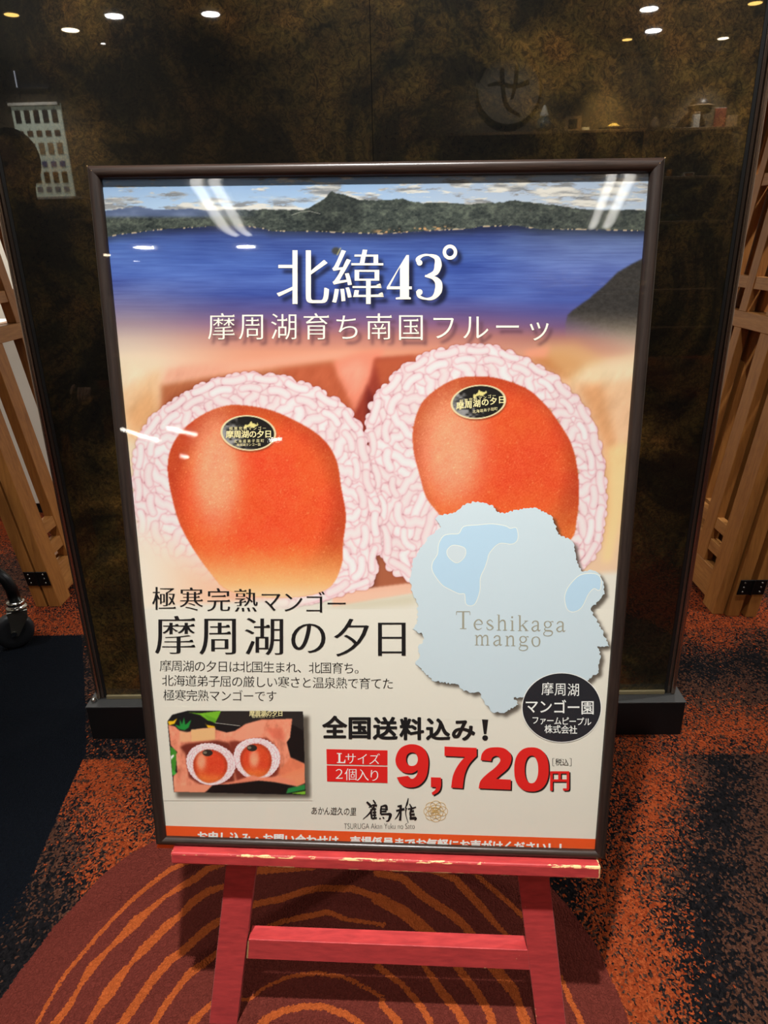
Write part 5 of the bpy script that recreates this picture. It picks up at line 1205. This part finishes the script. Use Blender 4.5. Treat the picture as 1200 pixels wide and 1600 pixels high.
# wall shelves with goods
M_shelf = wood('shelf_oak', (96, 72, 44), (140, 108, 70), (2, 20, 20), .5)
YW = YB
zsh = mir(800, 206, Y=YW + .30)[2]; xs0 = mir(600, 206, Y=YW + .3)[0]; xs1 = mir(1160, 206, Y=YW + .3)[0]
sh = empty('wall_shelving', loc=((xs0 + xs1) / 2, YW + .16, 0), label='tall oak wall shelving of the shop mirrored in the partition', cat='shelving')
IS = Matrix.Translation((-(xs0 + xs1) / 2, -YW - .16, 0))
tops = []
for k, zz_ in enumerate([zsh, mir(1070, 275, Y=YW + .3)[2], mir(1070, 345, Y=YW + .3)[2], .78, .35]):
    bm = bmesh.new(); box(bm, (xs0, YW + .002, zz_ - .028), (xs1, YW + .30, zz_), .002, IS); mesh_obj('shelf', bm, M_shelf, sh); tops.append(zz_)
for u in (600, 1010, 1160):
    x = mir(u, 206, Y=YW + .31)[0]; bm = bmesh.new(); box(bm, (x - .022, YW + .302, 0), (x + .022, YW + .345, zsh + (.28 if u == 1010 else .01)), .002, IS); mesh_obj('post', bm, M_shelf, sh)
def item(name, label, cat, loc, parts):
    o = empty(name, loc=loc, label=label, cat=cat)
    for nm, kind, a, mt in parts:
        bm = bmesh.new()
        if kind == 'b': box(bm, a[:3], a[3:], .003)
        else: lathe(bm, a, 20)
        mesh_obj(nm, bm, mt, o, kind == 'l')
    return o
def on(u, k=0, d=.15): return (mir(u, 203, Y=YW + d)[0], YW + d, tops[k])
cW = plain('white_card', (226, 220, 206), .6); cR = plain('dull_red_card', (140, 60, 44), .6); cB = plain('teal_glaze', (60, 90, 96), .4); cG = glow('lit_lantern_paper', (250, 214, 120), 1.2); cK = plain('dark_lacquer', (44, 34, 28), .4); cT = plain('tan_card', (170, 136, 96), .7)
item('gift_box', 'tan gift box with a dark window at the middle of the shelf', 'box', on(893), [('body', 'b', (-.09, -.05, 0, .09, .05, .15), cT), ('window', 'b', (-.045, .0505, .03, .045, .053, .12), cK)])
item('ceramic_jar', 'teal ceramic jar with a white lid beside the round emblem', 'jar', on(849), [('body', 'l', [(.03, 0), (.075, .03), (.085, .09), (.05, .15)], cB), ('lid', 'l', [(.045, .151), (.05, .17), (.02, .25), (.008, .27)], cW)])
item('serving_tray', 'dark tray under the glowing paper lamp', 'tray', on(953), [('base', 'b', (-.14, -.07, 0, .14, .07, .012), cK), ('rim', 'b', (-.14, .055, .0125, .14, .07, .04), cK)])
p_ = on(958); item('paper_lamp', 'small glowing yellow paper lamp on the dark tray', 'lamp', (p_[0], p_[1], p_[2] + .0125), [('base', 'b', (-.05, -.04, 0, .05, .04, .012), cK), ('shade', 'l', [(.065, .013), (.07, .035), (.035, .06), (.01, .066)], cG)])
item('price_card', 'small white card standing left of the glowing paper lamp', 'card', on(915), [('card', 'b', (-.04, -.004, 0, .04, .004, .045), cW), ('foot', 'b', (-.03, -.0045, 0, .03, -.03, .006), cW)])
item('folded_fan', 'pale folded cloth cone by the shelf post', 'ornament', on(1022), [('cone', 'l', [(.10, 0), (.07, .05), (.02, .12), (.005, .13)], cT), ('base', 'l', [(.11, .0), (.11, .002), (.05, .004), (.02, .006)], cK)])
item('straw_hat', 'round dark straw hat with a pale rim standing on the shelf', 'hat', (on(1090)[0], YW + .15, tops[0] + .0), [('stand', 'b', (-.05, -.03, 0, .05, .03, .02), cK), ('post', 'b', (-.008, -.008, .0205, .008, .008, .13), cK), ('crown', 'l', [(.02, .131), (.11, .16), (.12, .22), (.09, .28), (.03, .30)], cK), ('brim', 'l', [(.121, .205), (.135, .21), (.135, .222), (.121, .226)], cT)])
item('tea_tin', 'pair-high pale tea tin in front of the straw hat', 'tin', on(1085, d=.25), [('body', 'b', (-.035, -.03, 0, .035, .03, .13), cW), ('lid', 'b', (-.036, -.031, .1305, .036, .031, .15), cT)])
item('book', 'dull red book leaning at the right end of the shelf', 'book', on(1122, d=.2), [('cover', 'b', (-.06, -.012, 0, .06, .012, .19), cR), ('pages', 'b', (-.055, -.010, .1905, .055, .010, .193), cW)])
item('storage_box', 'brown storage box against the shelving end post', 'box', on(1140, d=.2), [('body', 'b', (-.05, -.05, 0, .05, .05, .12), cT), ('lid', 'b', (-.052, -.052, .1205, .052, .052, .14), cK)])
item('honey_jar', 'yellow honey jar on the second shelf', 'jar', (mir(1046, 268, Y=YW + .15)[0], YW + .15, tops[1]), [('body', 'l', [(.03, 0), (.035, .01), (.035, .07), (.025, .085)], plain('honey', (220, 150, 40), .3)), ('lid', 'l', [(.028, .0855), (.028, .10), (.01, .101), (.005, .102)], cK)])
item('snack_box', 'low white snack box beside the honey jar', 'box', (mir(1075, 268, Y=YW + .15)[0], YW + .15, tops[1]), [('body', 'b', (-.06, -.04, 0, .06, .04, .045), cW), ('label', 'b', (-.04, .0405, .01, .04, .042, .035), cR)])
item('soup_bowl', 'grey glazed bowl on the third shelf', 'bowl', (mir(1050, 340, Y=YW + .15)[0], YW + .15, tops[2]), [('bowl', 'l', [(.03, 0), (.05, .01), (.08, .05), (.085, .07), (.078, .068)], cB), ('foot', 'l', [(.031, 0), (.034, .0), (.034, .006), (.031, .006)], cK)])
# round emblem on the back wall (mirror-written in the room, read in the reflection)
ec = mir(795, 142, Y=YW + .01); er = abs(mir(848, 142, Y=YW + .01)[0] - mir(742, 142, Y=YW + .01)[0]) / 2
em = empty('round_emblem', loc=(ec[0], YW + .004, ec[2]), label='large round wall emblem with a dark brushed sign, mirrored in the partition', cat='emblem')
bm = bmesh.new(); cyl(bm, (0, .001, 0), (0, .012, 0), er, seg=48); mesh_obj('disc', bm, plain('greyish_plaster', (92, 82, 68), .7, grain=.2, gscale=8), em)
def ribbon3(P, w, mat, name):
    Q = bez(P, 6); Q = np.array([[((q[0] - 795) / 53.0) * er, -((q[1] - 142) / 57.0) * er] for q in Q]); ww = np.interp(np.linspace(0, 1, len(Q)), np.linspace(0, 1, len(w)), w) * er / 53.0
    L = stroke_px(Q, ww); bm = bmesh.new(); vs = [bm.verts.new((x, .0125, z)) for x, z in L]; n = len(Q)
    for i in range(n - 1): bm.faces.new((vs[i], vs[i + 1], vs[2 * n - 2 - i], vs[2 * n - 1 - i]))
    bmesh.ops.solidify(bm, geom=list(bm.faces), thickness=.006); bmesh.ops.recalc_face_normals(bm, faces=bm.faces); mesh_obj(name, bm, mat, em)
dkp = plain('black_lacquer_relief', (24, 20, 18), .4)
ribbon3([(795 + 50 * math.cos(a), 142 + 54 * math.sin(a)) for a in np.linspace(-2.9, 3.2, 16)], [5, 8, 9, 6, 4, 6, 9, 8, 3], dkp, 'ring')
ribbon3([(762, 134), (780, 131), (803, 136), (826, 130)], [4, 6, 6, 8], dkp, 'stroke'); ribbon3([(783, 108), (785, 135), (793, 165), (815, 180)], [7, 7, 7, 4], dkp, 'stroke'); ribbon3([(806, 105), (805, 130), (800, 155)], [6, 7, 4], dkp, 'stroke')
# lit showcase of hanging keyrings (left)
p0 = mir(28, 160, Y=YW + .05); p1 = mir(92, 160, Y=YW + .05); b1 = mir(116, 308, Y=YW + .05)
scx, scw, sz0, sz1 = p0[0] - .10, (p1[0] - p0[0]) + .10, b1[2], p1[2]
sc = empty('lit_showcase', loc=(scx + scw / 2, YW + .03, 0), label='bright white showcase of hanging trinkets mirrored in the partition at the far left', cat='showcase'); IC_ = Matrix.Translation((-(scx + scw / 2), -YW - .03, 0))
bm = bmesh.new(); box(bm, (scx, YW + .002, sz0), (scx + scw, YW + .03, sz1), .002, IC_); mesh_obj('lit_back_panel', bm, glow('lit_white_board', (206, 216, 196), 1.5), sc)
bm = bmesh.new(); box(bm, (scx, YW + .0305, sz1 - .03), (scx + scw, YW + .10, sz1), .002, IC_); mesh_obj('canopy', bm, cW, sc)
bm = bmesh.new(); box(bm, (scx, YW + .002, 0), (scx + scw + .06, YW + .26, sz0 - .03), .003, IC_); mesh_obj('cabinet', bm, cK, sc)
bm = bmesh.new(); box(bm, (scx - .01, YW + .002, sz0 - .0295), (scx + scw + .08, YW + .28, sz0 - .001), .003, IC_); mesh_obj('counter_top', bm, cW, sc)
rr_ = random.Random(5); hh = (sz1 - sz0)
rows = [(.80, .13, cK), (.66, .06, plain('brown_leather', (90, 66, 50), .6)), (.47, .12, plain('tan_trinket', (150, 128, 100), .6)), (.335, .06, plain('blue_trinket', (80, 96, 150), .6)), (.16, .12, cK), (.06, .06, plain('grey_blue_trinket', (120, 130, 150), .6))]
for ri, (fz, hz, mt) in enumerate(rows):
    for q in range(5):
        xx = scx + scw * (.12 + q * .185); zc_ = sz0 + hh * fz
        bm = bmesh.new(); w2 = scw * .055; box(bm, (xx - w2, YW + .032, zc_), (xx + w2, YW + .045, zc_ + hz * hh), .003, IC_)
        cyl(bm, IC_ @ Vector((xx, YW + .034, zc_ + hz * hh)), IC_ @ Vector((xx, YW + .034, zc_ + hz * hh + .02)), .003, seg=6); mesh_obj('hanging_trinket', bm, mt, sc)
pst = mir(48, 110, Y=YW + .06)
for i, (u0, u1, v0, v1, lb) in enumerate([(28, 68, 85, 138, 'tall dark blue poster board above the lit showcase'), (-22, 12, 100, 138, 'lower dark poster board left of the blue board')]):
    a = mir(u0, v1, Y=YW + .05); b = mir(u1, v0, Y=YW + .05); o = empty('poster_board', loc=((a[0] + b[0]) / 2, YW + .05, a[2]), label=lb, cat='poster board')
    w2 = (b[0] - a[0]) / 2; h2 = b[2] - a[2]
    bm = bmesh.new(); box(bm, (-w2, -.006, 0), (w2, .006, h2), .002); mesh_obj('board', bm, plain('night_blue_print', (50, 58, 86), .35), o)
    bm = bmesh.new(); box(bm, (-w2 - .012, -.008, 0), (-w2 - .0005, .008, h2 + .012), .002); mesh_obj('lit_edge', bm, glow('lit_acrylic_edge', (220, 226, 240), 5), o)
    bm = bmesh.new(); box(bm, (-w2 - .01, -.05, -.02), (w2 + .01, .05, -.0005), .002); mesh_obj('bracket', bm, cK, o)
NP_ = nrm(RZ - RY * float(zmax / .91))
def pmir(u, v, Y):
    d = ray(u, v); Q = PO + RZ * -.0050; p = CAM + d * (((Q - CAM) @ RZ) / (d @ RZ)); d = d - 2 * (d @ NP_) * NP_; return p + d * ((Y - p[1]) / d[1])
for i, (qa, qb, lb) in enumerate([((184, 668), (250, 687), 'longest, at the left end'), ((263, 667), (308, 679), 'second from the left'), ((285, 711), (295, 713.5), 'short one below the others'), ((421, 688), (438, 686), 'alone at the right end')]):
    a, b = pmir(*qa, -2.0), pmir(*qb, -2.0); c = (a + b) / 2; hw = max(.012, abs(b[0] - a[0]) / 2); dz = (b[2] - a[2]) / 2 * (1 if b[0] > a[0] else -1)
    o = empty('stand_lamp', loc=(c[0], -2.0, 0), label='slim lit bar mirrored in the poster cover, ' + lb, cat='lamp')
    bm = bmesh.new(); cyl(bm, (-hw, 0, c[2] - dz), (hw, 0, c[2] + dz), .0075, seg=10); mesh_obj('light_bar', bm, M_bulb_w, o)
    bm = bmesh.new(); cyl(bm, (0, -.002, .012), (0, -.002, c[2] - .008), .005, seg=10); mesh_obj('pole', bm, M_black_metal, o)
    bm = bmesh.new(); cyl(bm, (0, 0, 0), (0, 0, .0115), .03, seg=24); mesh_obj('base', bm, M_black_metal, o)
# low counter right of showcase in reflection
a = mir(98, 345, Y=-4.2); ctr = crate('display_counter', 'low display counter with a pale top in front of the lit showcase', 'counter', (a[0] - .15, -4.85, 0), (a[0] + .85, -4.2, a[2] + .02), cK, cT)

# ------------------------------------------------------------------ a visitor standing beside the camera (seen only as a dark reflection)
def person(name, label, loc, rz, Ht=1.74):
    k = Ht / 1.74; root = empty(name, loc=loc, rz=rz, label=label, cat='person')
    def skin(nm, V_, E_, R_, mat, sub=2):
        me = bpy.data.meshes.new(nm); me.from_pydata([Vector(v) * k for v in V_], E_, []); o = bpy.data.objects.new(nm, me); link(o, root)
        md = o.modifiers.new('skin', 'SKIN'); md.use_smooth_shade = True
        for i, r in enumerate(R_): me.skin_vertices[0].data[i].radius = (r[0] * k, r[1] * k) if isinstance(r, tuple) else (r * k, r * k)
        me.skin_vertices[0].data[0].use_root = True; o.modifiers.new('sub', 'SUBSURF').levels = sub; o.modifiers['sub'].render_levels = sub; me.materials.append(mat); return o
    V_ = [(0,0,.95),(0,0,1.10),(0,.005,1.28),(0,.0,1.42),(0,.01,1.50),(0,.02,1.58),(0,.02,1.70),
          (-.09,0,.92),(-.10,.01,.50),(-.10,-.01,.09),(-.10,.10,.035),(.09,0,.92),(.10,.01,.50),(.10,-.01,.09),(.10,.10,.035),
          (-.17,0,1.42),(-.23,-.01,1.14),(-.21,.10,.93),(-.20,.15,.86),(.17,0,1.42),(.23,-.01,1.14),(.21,.10,.93),(.20,.15,.86)]
    E_ = [(0,1),(1,2),(2,3),(3,4),(4,5),(5,6),(0,7),(7,8),(8,9),(9,10),(0,11),(11,12),(12,13),(13,14),(3,15),(15,16),(16,17),(17,18),(3,19),(19,20),(20,21),(21,22)]
    R_ = [(.15,.10),(.13,.09),(.15,.11),(.10,.08),.052,(.078,.092),(.06,.075),(.09,.10),(.062,.066),(.045,.048),(.045,.035),(.09,.10),(.062,.066),(.045,.048),(.045,.035),(.06,.06),.045,.033,(.042,.02),(.06,.06),.045,.033,(.042,.02)]
    dark = plain('dark_clothing', (30, 28, 30), .9); skn = plain('skin', (196, 150, 120), .55)
    skin('body', V_, E_, R_, dark)
    h = bmesh.new(); bmesh.ops.create_uvsphere(h, u_segments=24, v_segments=16, radius=1.0)
    for v in h.verts:
        z = v.co.z; v.co = Vector((v.co.x * .078 * (1 - .12 * max(0, -z)), v.co.y * .096 + .02, z * .118 + 1.625)) * k
    bmesh.ops.create_cone(h, cap_ends=True, segments=8, radius1=.014 * k, radius2=.006 * k, depth=.03 * k, matrix=Matrix.Translation((0, .118 * k, 1.615 * k)) @ Matrix.Rotation(-1.2, 4, 'X'))
    mesh_obj('face', h, skn, root, True)
    h = bmesh.new(); bmesh.ops.create_uvsphere(h, u_segments=24, v_segments=16, radius=1.0)
    for v in h.verts: v.co = Vector((v.co.x * .087, v.co.y * .098 - .004, v.co.z * .105 + 1.655)) * k
    mesh_obj('hair', h, plain('black_hair', (20, 18, 18), .6), root, True)
    for s in (-1, 1):
        h = bmesh.new(); bmesh.ops.create_uvsphere(h, u_segments=10, v_segments=8, radius=.011 * k, matrix=Matrix.Translation((s * .030 * k, .105 * k, 1.632 * k))); mesh_obj('eye', h, plain('eye_dark', (30, 24, 22), .3), root, True)
        h = bmesh.new(); bmesh.ops.create_uvsphere(h, u_segments=10, v_segments=8, radius=.024 * k, matrix=Matrix.Translation((s * .077 * k, .02 * k, 1.62 * k)) @ Matrix.Scale(.4, 4, (1, 0, 0))); mesh_obj('ear', h, skn, root, True)
    h = bmesh.new(); box(h, (-.022 * k, .103 * k, 1.578 * k), (.022 * k, .112 * k, 1.586 * k), .002); mesh_obj('mouth', h, plain('lips', (150, 80, 76), .5), root)
    for s in (-1, 1):
        for q in range(5):
            bx = s * (.20 - .0 + (q - 2) * .013 * 1.0); 
            P = [(bx, .150, .852), (bx, .168, .828 - (.006 if q in (1, 2, 3) else 0)), (bx, .166, .800), (bx - s * .003, .152, .786)]
            if q == 0: P = [(s * .172, .150, .862), (s * .162, .165, .845), (s * .162, .172, .825)]
            skin('finger', P, [(i, i + 1) for i in range(len(P) - 1)], [.009, .008, .0075, .006][:len(P)], skn, 1)
    return root
person('person', 'person in dark clothes standing left of the camera, seen as a silhouette in the partition', (-1.42, .60, 0), 0.1, 1.78)
